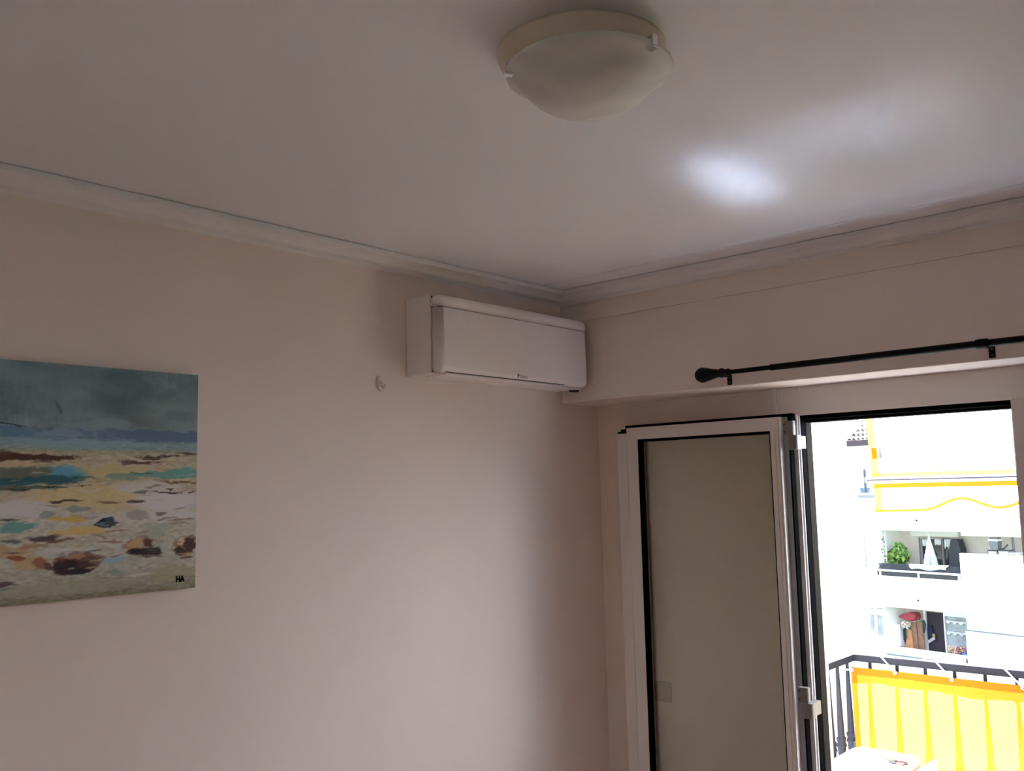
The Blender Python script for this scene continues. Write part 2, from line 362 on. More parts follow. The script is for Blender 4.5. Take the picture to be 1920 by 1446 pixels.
MB().box((XS, AY0, AZ0), (AX, AY1, zl-.0018), .024, 5, lambda p, q: max(p.x, q.x) > AX-1e-4 and (min(p.x, q.x) < AX-.01 and max(p.z, q.z) < AZ0+1e-4 or (abs(p.z-q.z) > .01) or max(p.z, q.z) < AZ0+1e-4)).build('front_panel', ACW, ac, smooth=True)
fy0, fy1 = on(838, 702, 0, AX-.004)[1], on(1061, 727, 0, AX-.004)[1]
MB().box((.055, fy0+.002, AZ0-.008), (AX-.013, fy1-.002, AZ0+.001), .003, 3).build('louvre_flap', ACW, ac, smooth=True)
MB().box((AX-.016, fy0, AZ0+.0022), (AX-.0105, fy1, AZ0+.0046)).build('louvre_shade_line', ACDARK, ac)  # thin dark strip standing for the shade in the louvre slot
sp = on(1077, 733, 2, AZ0-.003)
MB().box((sp[0]-.010, sp[1]-.028, AZ0-.008), (sp[0]+.010, sp[1]+.024, AZ0+.001), .003).build('sensor_window', ACDARK, ac)
lp = on(971, 708, 0, AX+.0004)
lg = MB().prism([(lp[1], lp[2]-.002), (lp[1]+.013, lp[2]+.013), (lp[1]-.001, lp[2]+.013)], AX-.0005, AX+.0006, 'x').build('logo_mark', LOGO, ac)
Mt = Matrix(((0, 0, 1, AX+.0006), (1, 0, 0, lp[1]+.012), (0, 1, 0, lp[2]-.0005), (0, 0, 0, 1)))
text('logo_lettering', 'DAIKIN', .0135, Mt, LOGO, ac)

# ================================================================== CEILING LAMP
LC = (1.464, -1.744); BC = (1.4895, -1.755)
lamp = thing('ceiling_lamp', (LC[0], LC[1], ZC-.12), 'round ceiling lamp with alabaster glass bowl and chrome clips', 'lamp')
MB().lathe([(0, 0), (.161, 0), (.161, -.006), (.156, -.020), (.146, -.032), (.145, -.040), (0, -.040)], (LC[0], LC[1], ZC), 'z', 64).build('base_plate', BEIGE, lamp)
bowl = [(r*.94, h-.006) for r, h in ((.1665, -.044), (.1675, -.047), (.166, -.051), (.152, -.056), (.141, -.064), (.129, -.078), (.110, -.096), (.083, -.112), (.050, -.122), (.022, -.126), (0, -.127))]
inner = [(r*.94, h-.006) for r, h in ((0, -.121), (.022, -.120), (.050, -.116), (.081, -.106), (.106, -.092), (.123, -.076), (.136, -.061), (.150, -.051), (.1665, -.044))]
MB().lathe(bowl, (BC[0], BC[1], ZC), 'z', 64, False).lathe(inner, (BC[0], BC[1], ZC), 'z', 64, False).build('glass_bowl', ALAB, lamp)
MB().lathe([(.0, -.040), (.012, -.040), (.012, -.060), (.026, -.070), (.028, -.085), (.018, -.097), (0, -.1)], (LC[0]+.03, LC[1], ZC), 'z', 20).build('bulb', mat('opal_bulb', (.85, .84, .8), .3), lamp)
for px, py in ((954, 130), (1216, 83)):
    c = on(px, py, 2, ZC-.053); a = math.atan2(c[1]-BC[1], c[0]-BC[0])
    def P(r, z): return (BC[0]+(r-.0115)*math.cos(a), BC[1]+(r-.0115)*math.sin(a), ZC+z-.006)
    MB().bar(P(.1700, -.034), P(.1700, -.056), .013, .004, up=(math.cos(a), math.sin(a), 0)).bar(P(.172, -.0565), P(.157, -.0565), .013, .005).bar(P(.168, -.036), P(.150, -.036), .013, .004).build('clip', CHROME, lamp)

# ================================================================== CURTAIN ROD
YC = -.08; ZR = 2.194
xr = [on(px, py, 1, YC)[0] for px, py in ((1317, 705), (1360, 698), (1445, 690), (1843, 645))]
cr = thing('curtain_rod', (xr[2], YC, ZR), 'black metal curtain rod with ribbed finial above the balcony door', 'curtain rod')
MB().tube([(xr[1]-.02, YC, ZR), (xr[2]+.02, YC, ZR)], .0085, 14).build('inner_tube', IRON, cr)
MB().tube([(xr[2], YC, ZR), (3.2, YC, ZR)], .0112, 14).build('outer_tube', IRON, cr)
fin = [(0, -.028), (.010, -.027), (.020, -.020), (.027, -.008)]
n = 9
for i in range(n*2):
    t = i/(n*2-1); r = .0285*(1-t)+.0125*t + (.0016 if i % 2 else -.0012); fin.append((r, -.004+.074*t))
fin += [(.0125, .072), (.017, .075), (.018, .081), (.0165, .087), (.0125, .089), (.0125, .103), (.0145, .106), (.012, .113), (.0085, .116), (0, .116)]
MB().lathe(fin, (xr[0], YC, ZR), 'x', 24).build('finial', IRON, cr)
for px, py, X in ((1368, 711, None), (1860, 658, None)):
    c = on(px, py, 1, -.002); x = c[0]; z = c[2]
    br = MB().box((x-.0095, -.004, z-.022), (x+.0095, 0, z+.030), .003).build('bracket', IRON, cr)
    MB().bar((x, -.002, ZR-.006), (x, YC, ZR-.012), .012, .004).bar((x, YC, ZR-.013), (x, YC-.012, ZR+.004), .012, .003).build('bracket_arm', IRON, br)
    MB().lathe([(.0135, -.018), (.0150, -.012), (.0150, .012), (.0135, .018)], (x-.006, YC, ZR), 'x', 18).build('clamp_ring', IRON, br)
    MB().lathe([(0, -.0015), (.003, -.0015), (.003, .0015), (0, .0015)], (x+.001, -.0045, z+.005), 'y', 10).build('screw', STEEL, br)
    MB().lathe([(0, -.0015), (.003, -.0015), (.003, .0015), (0, .0015)], (x+.001, -.0045, z-.013), 'y', 10).build('screw', STEEL, br)

# ================================================================== WALL HOOK
h = on(712, 720, 0, 0)
hk = thing('wall_hook', (0, h[1], h[2]-.025), 'small white plastic hook on the wall left of the air conditioner', 'hook')
b = MB(); poly = [(h[1]+.011*math.cos(t), h[2]+.026*math.sin(t)) for t in np.linspace(0, 2*math.pi, 20, endpoint=False)]
b.prism(poly, 0, .009, 'x').build('hook_base', WHITEPL, hk)
MB().tube([(.004, h[1], h[2]+.010), (.012, h[1], h[2]), (.016, h[1], h[2]-.010), (.022, h[1], h[2]-.016), (.028, h[1], h[2]-.010), (.029, h[1], h[2]-.002)], [.006, .006, .0055, .005, .005, .0045], 10).build('hook_arm', WHITEPL, hk)

# ================================================================== PAINTING
PT, PY1, PY0, PZ0, PZ1 = .026, -1.716, -2.62, 1.535, 2.139
pa = thing('painting', (.004, (PY0+PY1)/2, PZ0), 'unframed canvas painting of a stormy beach with brown rocks', 'painting')
MB().box((.004, PY0, PZ0), (PT, PY1, PZ1)).build('canvas_stretcher', mat('raw_canvas_edge', (.36, .33, .30), .8, var=.25, scale=40), pa)
def vnoise(x, y, seed):
    xi = np.floor(x).astype(int); yi = np.floor(y).astype(int); fx = x-xi; fy = y-yi
    fx = fx*fx*(3-2*fx); fy = fy*fy*(3-2*fy)
    def hsh(a, b):
        n_ = (a*374761393 + b*668265263 + seed*1442695041) & 0xffffffff
        n_ = ((n_ ^ (n_ >> 13))*1274126177) & 0xffffffff
        return ((n_ ^ (n_ >> 16)) & 0xffff)/65535.
    return (hsh(xi, yi)*(1-fx)+hsh(xi+1, yi)*fx)*(1-fy) + (hsh(xi, yi+1)*(1-fx)+hsh(xi+1, yi+1)*fx)*fy
def fbm(x, y, seed, o=4):
    s = 0; a = .5
    for k in range(o): s = s + a*vnoise(x*2**k, y*2**k, seed+k*17); a *= .5
    return s/(1-.5**o)
NU, NV = 420, 330
gy = np.linspace(PY0, PY1, NU+1); gz = np.linspace(PZ0, PZ1, NV+1)
GYY, GZZ = np.meshgrid(gy, gz, indexing='ij')
# authoring coordinates: 0..1060 across the right 0.53 m of the canvas, 0..1300 from top to bottom
PXc = 1060 + (GYY-PY1)/.5262*1060; PYc = (PZ1-GZZ)/(PZ1-PZ0)*1300
wx = (fbm(PXc/60, PYc/30, 3)-.5)*70; wy = (fbm(PXc/90, PYc/35, 5)-.5)*46
X = PXc + wx; Y = PYc + wy
keys = [(0, (74, 84, 84)), (150, (70, 80, 83)), (270, (78, 87, 90)), (345, (86, 93, 92)), (362, (72, 82, 96)), (405, (74, 84, 100)), (430, (94, 104, 104)), (470, (98, 104, 98)), (485, (124, 108, 86)),
        (520, (138, 116, 92)), (640, (136, 112, 84)), (760, (138, 116, 98)), (860, (142, 124, 112)), (960, (136, 118, 100)), (1080, (130, 116, 102)), (1180, (122, 108, 94)), (1260, (106, 92, 72)), (1300, (92, 78, 56))]
ks = [k for k, _ in keys]
Cc = np.stack([np.interp(PYc+wy*.25, ks, [c[i] for _, c in keys]) for i in range(3)], -1).astype(float)
n1 = fbm(PXc/120, PYc/80, 21); n2 = fbm(PXc/26, PYc/9, 33); n3 = fbm(PXc/9, PYc/40, 41); n4 = fbm(PXc/5, PYc/5, 55)
skym = (PYc < 350)[..., None]
Cc = Cc + np.where(skym, (n1-.5)[..., None]*34, 0) + np.where(skym, (n3-.5)[..., None]*16, (n2-.5)[..., None]*42) + (n4-.5)[..., None]*8
def dab(cx, cy, rx, ry, c, al=1., soft=.35, k=1.):
    global Cc
    dd = np.sqrt(((PXc+wx*k-cx)/rx)**2 + ((PYc+wy*k-cy)/ry)**2) + (n2-.5)*.5*k
    m = np.clip((1-dd)/soft+.5, 0, 1)*al*(.75+.5*np.clip(n4, 0, .5)); m = np.clip(m, 0, 1)[..., None]
    Cc = Cc*(1-m) + np.array(c, float)*m
for a_ in [(250, 150, 260, 120, (88, 98, 100), .5, .9), (620, 130, 170, 130, (52, 64, 68), .75, .9), (640, 260, 120, 80, (60, 72, 76), .6, .9), (880, 240, 220, 90, (98, 104, 96), .5, .8), (760, 300, 140, 40, (74, 76, 66), .6, .8), (1010, 160, 90, 120, (86, 94, 88), .5, .8), (60, 60, 140, 60, (82, 94, 98), .5, .8), (450, 340, 170, 22, (88, 98, 102), .8), (560, 322, 110, 26, (96, 106, 104), .7),
           (860, 388, 300, 30, (66, 74, 94), .9), (40, 388, 150, 26, (66, 86, 104), .9), (300, 388, 130, 18, (92, 100, 112), .8), (330, 440, 500, 22, (96, 110, 114), .7), (60, 350, 80, 4, (30, 32, 36), .9), (270, 250, 10, 50, (50, 60, 62), .7),
           (150, 515, 250, 16, (56, 26, 22), 1), (-60, 520, 120, 20, (62, 30, 24), 1), (60, 560, 110, 22, (150, 112, 84), .8), (110, 610, 280, 40, (66, 66, 58), .9), (330, 608, 95, 44, (58, 108, 124), .95), (120, 645, 300, 24, (24, 58, 66), .95), (60, 690, 220, 18, (44, 52, 46), .8), (-200, 640, 200, 60, (50, 78, 80), .9),
           (720, 542, 120, 12, (72, 38, 28), 1), (830, 512, 120, 8, (56, 36, 28), .9), (1010, 492, 70, 10, (60, 34, 28), .9), (600, 600, 200, 40, (150, 120, 78), .7), (640, 628, 110, 20, (84, 96, 86), .8), (880, 612, 210, 24, (72, 104, 92), .95), (980, 592, 100, 20, (66, 108, 98), .9), (900, 660, 160, 10, (84, 52, 34), .9), (960, 640, 60, 8, (150, 130, 112), .8),
           (430, 740, 280, 60, (160, 126, 76), .7), (330, 860, 110, 16, (150, 112, 42), .9), (400, 925, 150, 24, (158, 116, 58), .8), (560, 790, 120, 40, (150, 120, 80), .6),
           (110, 795, 190, 42, (150, 132, 126), .95), (-150, 800, 150, 60, (146, 128, 118), .9), (760, 690, 190, 36, (150, 132, 124), .9), (880, 775, 210, 56, (154, 134, 128), .95), (930, 860, 150, 40, (150, 132, 124), .9), (560, 860, 140, 20, (146, 126, 116), .8), (640, 1010, 150, 30, (150, 134, 126), .7), (330, 1040, 150, 30, (148, 132, 124), .8), (720, 850, 60, 24, (112, 100, 88), .8), (800, 960, 80, 60, (116, 106, 94), .7), (850, 1060, 30, 120, (122, 112, 98), .7),
           (330, 757, 90, 7, (46, 38, 32), .95), (270, 682, 60, 6, (34, 36, 32), .95), (410, 680, 46, 4, (40, 36, 30), .95), (90, 700, 60, 7, (48, 38, 32), .9), (400, 805, 70, 12, (104, 96, 90), .9), (700, 765, 50, 10, (62, 46, 46), .95), (730, 718, 50, 8, (78, 72, 68), .9), (560, 770, 50, 6, (104, 62, 44), .9), (880, 720, 90, 4, (40, 34, 34), .9), (1020, 722, 20, 5, (40, 34, 34), .9), (880, 880, 60, 8, (100, 80, 74), .8), (240, 830, 40, 16, (96, 92, 90), .7), (40, 858, 60, 8, (44, 42, 46), .8),
           (530, 888, 54, 22, (16, 16, 24), 1), (560, 878, 26, 16, (40, 44, 56), .9), (95, 895, 80, 30, (68, 102, 96), .95), (-120, 900, 90, 26, (66, 98, 92), .9), (210, 952, 90, 17, (62, 38, 34), 1), (300, 970, 90, 9, (84, 48, 36), .9), (40, 962, 60, 6, (60, 56, 54), .8), (40, 1020, 130, 36, (136, 98, 66), .9), (170, 990, 60, 12, (126, 84, 56), .9), (600, 940, 60, 8, (112, 72, 54), .8), (560, 992, 60, 12, (110, 72, 52), .8),
           (160, 1082, 90, 36, (140, 100, 66), .95), (90, 1060, 40, 12, (104, 44, 28), .9), (205, 1095, 30, 34, (110, 56, 36), .95), (245, 1110, 26, 22, (66, 36, 30), .9), (20, 1180, 90, 12, (60, 40, 36), .9), (60, 1210, 60, 6, (70, 74, 78), .8),
           (385, 1100, 110, 58, (84, 42, 30), 1), (375, 1065, 50, 18, (128, 84, 60), .9), (345, 1125, 85, 42, (34, 18, 18), 1), (440, 1120, 45, 40, (58, 30, 26), 1), (490, 1095, 34, 24, (84, 56, 46), .9), (400, 1155, 60, 18, (30, 18, 20), .9),
           (735, 1020, 95, 52, (112, 72, 46), 1), (700, 1020, 40, 34, (142, 102, 64), .95), (775, 1030, 34, 48, (64, 34, 24), 1), (735, 1068, 80, 24, (26, 14, 14), 1), (812, 1058, 40, 28, (30, 18, 18), 1), (790, 1095, 60, 8, (66, 40, 34), .8),
           (985, 1040, 62, 62, (112, 74, 50), 1), (975, 1012, 32, 24, (158, 124, 94), .95), (1020, 1040, 36, 50, (52, 28, 24), 1), (965, 1080, 30, 30, (44, 24, 20), 1), (985, 1108, 40, 14, (128, 94, 70), .9), (1000, 1115, 50, 6, (60, 34, 26), .8),
           (585, 1100, 60, 14, (102, 114, 120), .9), (600, 1172, 60, 12, (96, 92, 84), .8), (470, 1042, 40, 5, (70, 60, 56), .8), (330, 1230, 400, 30, (116, 102, 84), .6), (900, 1200, 160, 40, (118, 100, 72), .6)]:
    dab(*a_)
rp = random.Random(4); pal = [(150, 132, 122), (140, 112, 76), (120, 104, 88), (92, 84, 76), (60, 46, 40), (150, 120, 80), (110, 112, 108), (84, 60, 46), (132, 118, 108)]
for k in range(170):
    yy = rp.uniform(490, 1240); dab(rp.uniform(-700, 1060), yy, rp.uniform(14, 70), rp.uniform(2.5, 9), rp.choice(pal), rp.uniform(.3, .75), .6)
for k in range(40): dab(rp.uniform(-700, 1060), rp.uniform(0, 330), rp.uniform(40, 130), rp.uniform(15, 60), rp.choice([(84, 94, 96), (60, 70, 74), (92, 100, 100), (72, 80, 76)]), rp.uniform(.15, .4), .9)
Cc = np.clip(Cc, 8, 230)/255.
Lc = np.where(Cc <= .04045, Cc/12.92, ((Cc+.055)/1.055)**2.4)
alb = Lc/np.array([.262, .205, .185])*.68
alb = np.clip(alb*.86+alb.mean(-1, keepdims=True)*.14, .004, .9)
relief = (n2*.0006 + n4*.0004)
vv = np.stack([np.full_like(GYY, PT+.0004)+relief, GYY, GZZ], -1).reshape(-1, 3)
base = np.array([.004, (PY0+PY1)/2, PZ0]); vv = vv-base
ii, jj = np.meshgrid(np.arange(NU), np.arange(NV), indexing='ij'); a0 = (ii*(NV+1)+jj).ravel()
fc = np.stack([a0, a0+NV+1, a0+NV+2, a0+1], -1)
me = bpy.data.meshes.new('painted_surface'); me.from_pydata(vv.tolist(), [], fc.tolist())
ca = me.color_attributes.new('paint', 'FLOAT_COLOR', 'POINT')
ca.data.foreach_set('color', np.concatenate([alb.reshape(-1, 3), np.ones((alb.shape[0]*alb.shape[1], 1))], 1).astype(np.float32).ravel())
pm = bpy.data.materials.new('oil_paint'); pm.use_nodes = True; t = pm.node_tree
at_ = t.nodes.new('ShaderNodeVertexColor'); at_.layer_name = 'paint'; t.links.new(at_.outputs[0], t.nodes['Principled BSDF'].inputs['Base Color'])
t.nodes['Principled BSDF'].inputs['Roughness'].default_value = .55; t.nodes['Principled BSDF'].inputs['Specular IOR Level'].default_value = .3
me.materials.append(pm); me.polygons.foreach_set('use_smooth', [True]*len(me.polygons))
o = bpy.data.objects.new('painted_surface', me); COL.objects.link(o); o.parent = pa; WM[o] = WM[pa]
hs = on(329, 1092, 0, PT)
Mt = Matrix(((0, 0, 1, PT+.0018), (1, 0, 0, hs[1]), (0, 1, 0, hs[2]), (0, 0, 0, 1)))
text('signature', 'HA', .0245, Mt @ Matrix.Diagonal((.74, 1, 1, 1)), BLACK, pa, .0003, .0009)

# ================================================================== BALCONY
struct(MB().box((.50, YE, -.20), (6.0, 1.42, -.03)).build('balcony_floor', BALC), 'tiled floor slab of the balcony outside the door', 'balcony')
struct(MB().box((.50, YE, ZC+.12), (6.0, 1.45, ZC+.30)).build('balcony_ceiling', FACADE), 'white slab of the balcony above', 'slab')
XL = .640; YRL = 1.322; ZRT = .985; ZPW = .535
pw = thing('balcony_parapet', (XL, YRL, -.03), 'low white parapet round the balcony under the dark railing', 'parapet', kind='structure')
MB().box((XL-.05, 1.262+.02, -.03), (6.0, 1.40, ZPW)).build('front_parapet', FACADE, pw)
MB().box((XL-.05, YE, -.03), (XL+.04, 1.282, ZPW)).build('side_parapet', FACADE, pw)
rail = thing('balcony_railing', (XL, YRL, ZPW), 'dark grey balcony railing with tapered collared balusters on white parapet', 'railing')
MB().box((XL-.024, YRL-.024, ZRT-.032), (6.0, YRL+.024, ZRT), .003).build('top_rail', RAILM, rail)
MB().box((XL-.024, YE+.02, ZRT-.032), (XL+.024, YRL-.024, ZRT), .003).build('top_rail', RAILM, rail)
def baluster(x, y):
    b = MB(); z0, z1 = ZPW, ZRT-.032
    b.bar((x, y, z0), (x, y, z0+.052), .027, .027)
    b.bar((x, y, z0+.052), (x, y, z0+.060), .027, .027, wx2=.036, wy2=.036).bar((x, y, z0+.060), (x, y, z0+.076), .036, .036, wx2=.027, wy2=.027)
    b.bar((x, y, z0+.076), (x, y, z0+.094), .027, .027, wx2=.034, wy2=.034).bar((x, y, z0+.094), (x, y, z0+.102), .034, .034, wx2=.024, wy2=.024)
    b.bar((x, y, z0+.102), (x, y, z1), .024, .024, wx2=.011, wy2=.011)
    b.build('baluster', RAILM, rail)
for k in range(22): baluster(.728+.1245*k, YRL)
for px, py in ((1588.4, 1250), (1569.8, 1255), (1552, 1262), (1533, 1269), (1511, 1278)): baluster(XL, on(px, py, 0, XL)[1])

# yellow privacy canvas laced inside the railing
YV = 1.268; CX0, CX1, CZ1 = .660, 3.4, .932
pc = thing('privacy_screen', (CX0, YV, .10), 'yellow canvas privacy screen laced to the balcony railing', 'privacy screen')
def cvf(u, v):
    x = CX0+.024+(CX1-CX0-.024)*u; z = .10+(CZ1-.030-.10)*v
    return (x, YV + .004*math.sin(x*9)*v + .003*math.sin(x*23+z*3), z)
MB().grid(cvf, 90, 10).build('canvas_sheet', CANVAS, pc)
MB().grid(lambda u, v: (CX0+(CX1-CX0)*u, YV-.002+.004*math.sin((CX0+(CX1-CX0)*u)*9), CZ1-.032+.032*v), 60, 2).build('top_hem', HEM, pc)
MB().grid(lambda u, v: (CX0+.026*u, YV-.002, .10+(CZ1-.032-.10)*v), 2, 8).build('side_hem', HEM, pc)
for px, py in ((1678.5, 1262), (1785, 1274.5), (1918, 1290)):
    c = on(px, py, 1, YV-.006)
    e = MB().lathe([(.0045, -.002), (.009, -.002), (.009, .002), (.0045, .002), (.0045, -.002)], (c[0], YV-.006, c[2]), 'y', 18, False).build('eyelet', STEEL, pc)
    MB().tube([(c[0], YV-.008, c[2]), (c[0]-.03, YRL-.035, c[2]+.02), (c[0]-.075, YRL-.027, ZRT+.003), (c[0]-.082, YRL, ZRT+.004), (c[0]-.08, YRL+.027, ZRT-.004), (c[0]-.05, YRL+.024, ZRT-.036), (c[0]-.01, YV+.01, c[2])], .0032, 8).build('lacing_cord', CORD, e)
e = MB().lathe([(.0045, -.002), (.009, -.002), (.009, .002), (.0045, .002), (.0045, -.002)], (CX0+.006, YV-.006, CZ1-.012), 'y', 18, False).build('eyelet', STEEL, pc)
MB().tube([(CX0+.008, YV-.008, CZ1-.012), (CX0-.02, YV-.014, CZ1-.013), (XL-.02, YRL-.03, CZ1-.012), (XL-.02, YRL+.012, CZ1-.010)], .0042, 8).build('lacing_cord', CORD, e)
MB().tube([(XL+.004, YRL-.027, ZRT-.04), (XL+.004, YRL-.027, ZRT+.003), (XL+.004, YRL+.027, ZRT+.003)], .003, 8).build('lacing_cord', CORD, e)

# awning hanging in front of the balcony
YA = 1.52
a0 = on(1624, 899, 1, YA); a1 = on(1905, 895.5, 1, YA); al_ = on(1634, 895, 1, YA); av = on(1632, 906, 1, YA+.01); avb = on(1637.5, 959, 1, YA+.01)
ZBAR = (a0[2]+a1[2])/2; XA1 = 4.6
aw = thing('awning', (al_[0], YA, ZBAR), 'sunlit yellow awning with wavy valance hanging in front of the balcony', 'awning')
AX0 = al_[0]+.004; YT, ZT = 1.40, ZC+.11
def aws(x, t): return (x, YA+(YT-YA)*t, ZBAR+.014+(ZT-ZBAR-.014)*t)
HW = .036
MB().grid(lambda u, v: aws(AX0+HW+(XA1-AX0-HW)*u, .022+.978*v), 30, 6).build('awning_sheet', AWN, aw)
MB().grid(lambda u, v: aws(AX0+HW*u, v), 1, 6).build('side_hem', CANVAS, aw)
MB().grid(lambda u, v: aws(AX0+(XA1-AX0)*u, .022*v), 20, 1).build('bottom_hem', CANVAS, aw)
MB().tube([(a0[0], YA, ZBAR), (XA1, YA, ZBAR)], .011, 14).build('front_bar', mat('white_bar', (.62, .60, .62), .4), aw)
MB().box((a0[0], YA-.0125, ZBAR-.004), (XA1, YA-.009, ZBAR+.003)).build('bar_groove', mat('grey_bar_groove', (.05, .045, .055), .6, spec=.1), aw)
MB().lathe([(0, -.004), (.014, -.004), (.014, .010), (0, .010)], (a0[0], YA, ZBAR), 'x', 14).build('bar_end_cap', mat('grey_cap', (.2, .2, .22), .5), aw)
ZV1 = ZBAR-.014; VB = avb[2]
VXa = [on(px, 1, 1, YA+.01)[0] for px in (1640, 1745, 1803, 1876, 1945)]
xs_ = np.linspace(AX0, XA1, 181)
def vbot(x):
    pts = [(1638, 959), (1690, 958.5), (1735, 957.5), (1750, 955), (1765, 948), (1782, 938), (1800, 934), (1818, 936), (1840, 945), (1860, 952.5), (1878, 954), (1895, 951), (1912, 943), (1930, 936)]
    P_ = [on(a_, b_, 1, YA+.01) for a_, b_ in pts]; X_ = [p_[0] for p_ in P_]; Z_ = [p_[2] for p_ in P_]
    if x <= X_[-1]: return float(np.interp(x, X_, Z_))
    per = X_[10]-X_[6]; m_ = (Z_[6]+Z_[10])/2; am = (Z_[6]-Z_[10])/2
    return m_+am*math.cos(math.pi*(x-X_[6])/per)
vz = np.array([vbot(x) for x in xs_]); vz = np.convolve(np.pad(vz, 2, 'edge'), [.1, .2, .4, .2, .1], 'valid')
def vx(u): return AX0+(XA1-AX0)*u
def vzb(u): return float(np.interp(vx(u), xs_, vz))
uh = HW/(XA1-AX0)
MB().grid(lambda u, v: (vx(uh+(1-uh)*u), YA+.012, vzb(uh+(1-uh)*u)+.006+(ZV1-.026-vzb(uh+(1-uh)*u)-.006)*v), 150, 4).build('valance_sheet', AWN, aw)
MB().grid(lambda u, v: (vx(uh*u), YA+.012, vzb(uh*u)+.006+(ZV1-.026-vzb(0)-.006)*v), 2, 4).build('valance_side_hem', CANVAS, aw)
MB().grid(lambda u, v: (vx(u), YA+.012, ZV1-.026+.022*v), 30, 1).build('valance_top_hem', HEM, aw)
MB().tube([(vx(k/180), YA+.012, float(vz[k])+.003) for k in range(181)], .0072, 6).build('valance_piping', mat('orange_piping', (.34, .15, .012), .8, spec=.1), aw)
c0 = on(1641, 855, 1, YA-.02)
lb = MB().grid(lambda u, v: (c0[0]-.010+.018*u, YA-.075+.008*(1-v)-.004, c0[2]-.028+.056*v), 1, 1)
tl_ = (c0[2]-ZBAR)/(ZT-ZBAR)
lb.bm.free(); lb = MB().grid(lambda u, v: (AX0+HW-.024+.028*u, aws(0, tl_-.03+.06*v)[1]-.004, aws(0, tl_-.03+.06*v)[2]), 1, 1).build('sewn_patch', HEM, aw)
lb2 = MB().grid(lambda u, v: (AX0+HW+.010+.014*u, aws(0, tl_-.028+.056*v)[1]-.004, aws(0, tl_-.028+.056*v)[2]), 1, 1).build('care_label', mat('printed_label', (.10, .075, .085), .8, var=.5, scale=260), aw)
for x in (1.35, 3.6):      # folding arms carrying the bar
    MB().tube([(x, YT-.05, ZC+.05), (x+.015, YA-.03, ZBAR+.25), (x+.02, YA, ZBAR)], .009, 8).build('folding_arm', mat('arm_white', (.75, .74, .72), .4), aw)

# low white table with secateurs, and a white chair
TZ = .60
tb = thing('side_table', (.78, .9, -.03), 'low glossy white plastic table beside the yellow canvas', 'table')
def rrect(x0, y0, x1, y1, r, n=6):
    out = []
    for cx, cy, a_ in ((x1-r, y1-r, 0), (x0+r, y1-r, 90), (x0+r, y0+r, 180), (x1-r, y0+r, 270)):
        for k in range(n+1):
            t_ = math.radians(a_+90*k/n); out.append((cx+r*math.cos(t_), cy+r*math.sin(t_)))
    return out
tx0, ty0, tx1, ty1 = .690, .62, .985, 1.195
b = MB(); rings = []
for ins, z in ((.0, TZ-.045), (.0, TZ-.012), (.004, TZ-.004), (.012, TZ)):
    rings.append([b.bm.verts.new((x, y, z)) for x, y in rrect(tx0+ins, ty0+ins, tx1-ins, ty1-ins, .045)])
for A_, B_ in zip(rings, rings[1:]):
    for k in range(len(A_)):
        f = b.bm.faces.new([A_[k], A_[(k+1) % len(A_)], B_[(k+1) % len(A_)], B_[k]]); f.smooth = True
b.bm.faces.new(rings[-1]); b.bm.faces.new(rings[0][::-1]); b.build('table_top', PLASTICGL, tb)
for x in (tx0+.04, tx1-.04):
    for y in (ty0+.05, ty1-.05): MB().bar((x, y, -.03), (x, y, TZ-.045), .03, .03, wx2=.04, wy2=.04).build('leg', PLASTICGL, tb)
MB().box((tx0+.03, ty0+.03, .22), (tx1-.03, ty1-.03, .24)).build('lower_shelf', PLASTICGL, tb)
ch = thing('plastic_chair', (1.3, .85, -.03), 'white plastic armchair beside the low table on the balcony', 'chair')
cx0 = on(1746, 1424, 1, 1.17)[0]
MB().box((cx0, .66, .40), (cx0+.52, 1.17, .425), .008).build('seat', PLASTICGL, ch)
for x in (cx0, cx0+.50):
    MB().box((x, .66, .425), (x+.022, 1.185, .597), .008).build('armrest', PLASTICGL, ch)
    for y in (.68, 1.13): MB().bar((x+.012, y, -.03), (x+.012, y, .40), .04, .04).build('leg', PLASTICGL, ch)
MB().box((cx0+.02, .63, .40), (cx0+.50, .66, .58), .006).build('backrest', PLASTICGL, ch)
# secateurs
c = on(1680, 1430, 2, TZ+.006); c2 = on(1664, 1427, 2, TZ+.006); u = Vector((c2[0]-c[0], c2[1]-c[1], 0)).normalized(); v_ = Vector((-u.y, u.x, 0)); c = Vector(c)
sec = thing('secateurs', (c.x, c.y, TZ), 'small secateurs with looped handles lying on the white table', 'secateurs')
def L(a_, b_, z=.0): p_ = c+u*a_+v_*b_; return (p_.x, p_.y, TZ+.008+z)
RUST = mat('rusty_red_grip', (.12, .04, .03), .5); DK = mat('dark_steel', (.02, .018, .024), .4)
MB().bar(L(.0, 0), L(.026, .002), .020, .012).build('pivot', DK, sec)
MB().bar(L(.022, .004), L(.056, .009), .009, .005, wx2=.002, wy2=.003).build('blade', mat('copper_blade', (.20, .10, .07), .5, metal=.2), sec)
MB().bar(L(.022, -.006), L(.05, -.014), .007, .005, wx2=.002, wy2=.003).build('blade', MATS['copper_blade'], sec)
MB().tube([L(0, .006), L(-.015, .018), L(-.036, .018), L(-.046, .004)], .0045, 8).build('handle', RUST, sec)
MB().tube([L(0, -.006), L(-.015, -.018), L(-.036, -.018), L(-.046, -.004), L(-.046, .004)], .0045, 8).build('handle', RUST, sec)

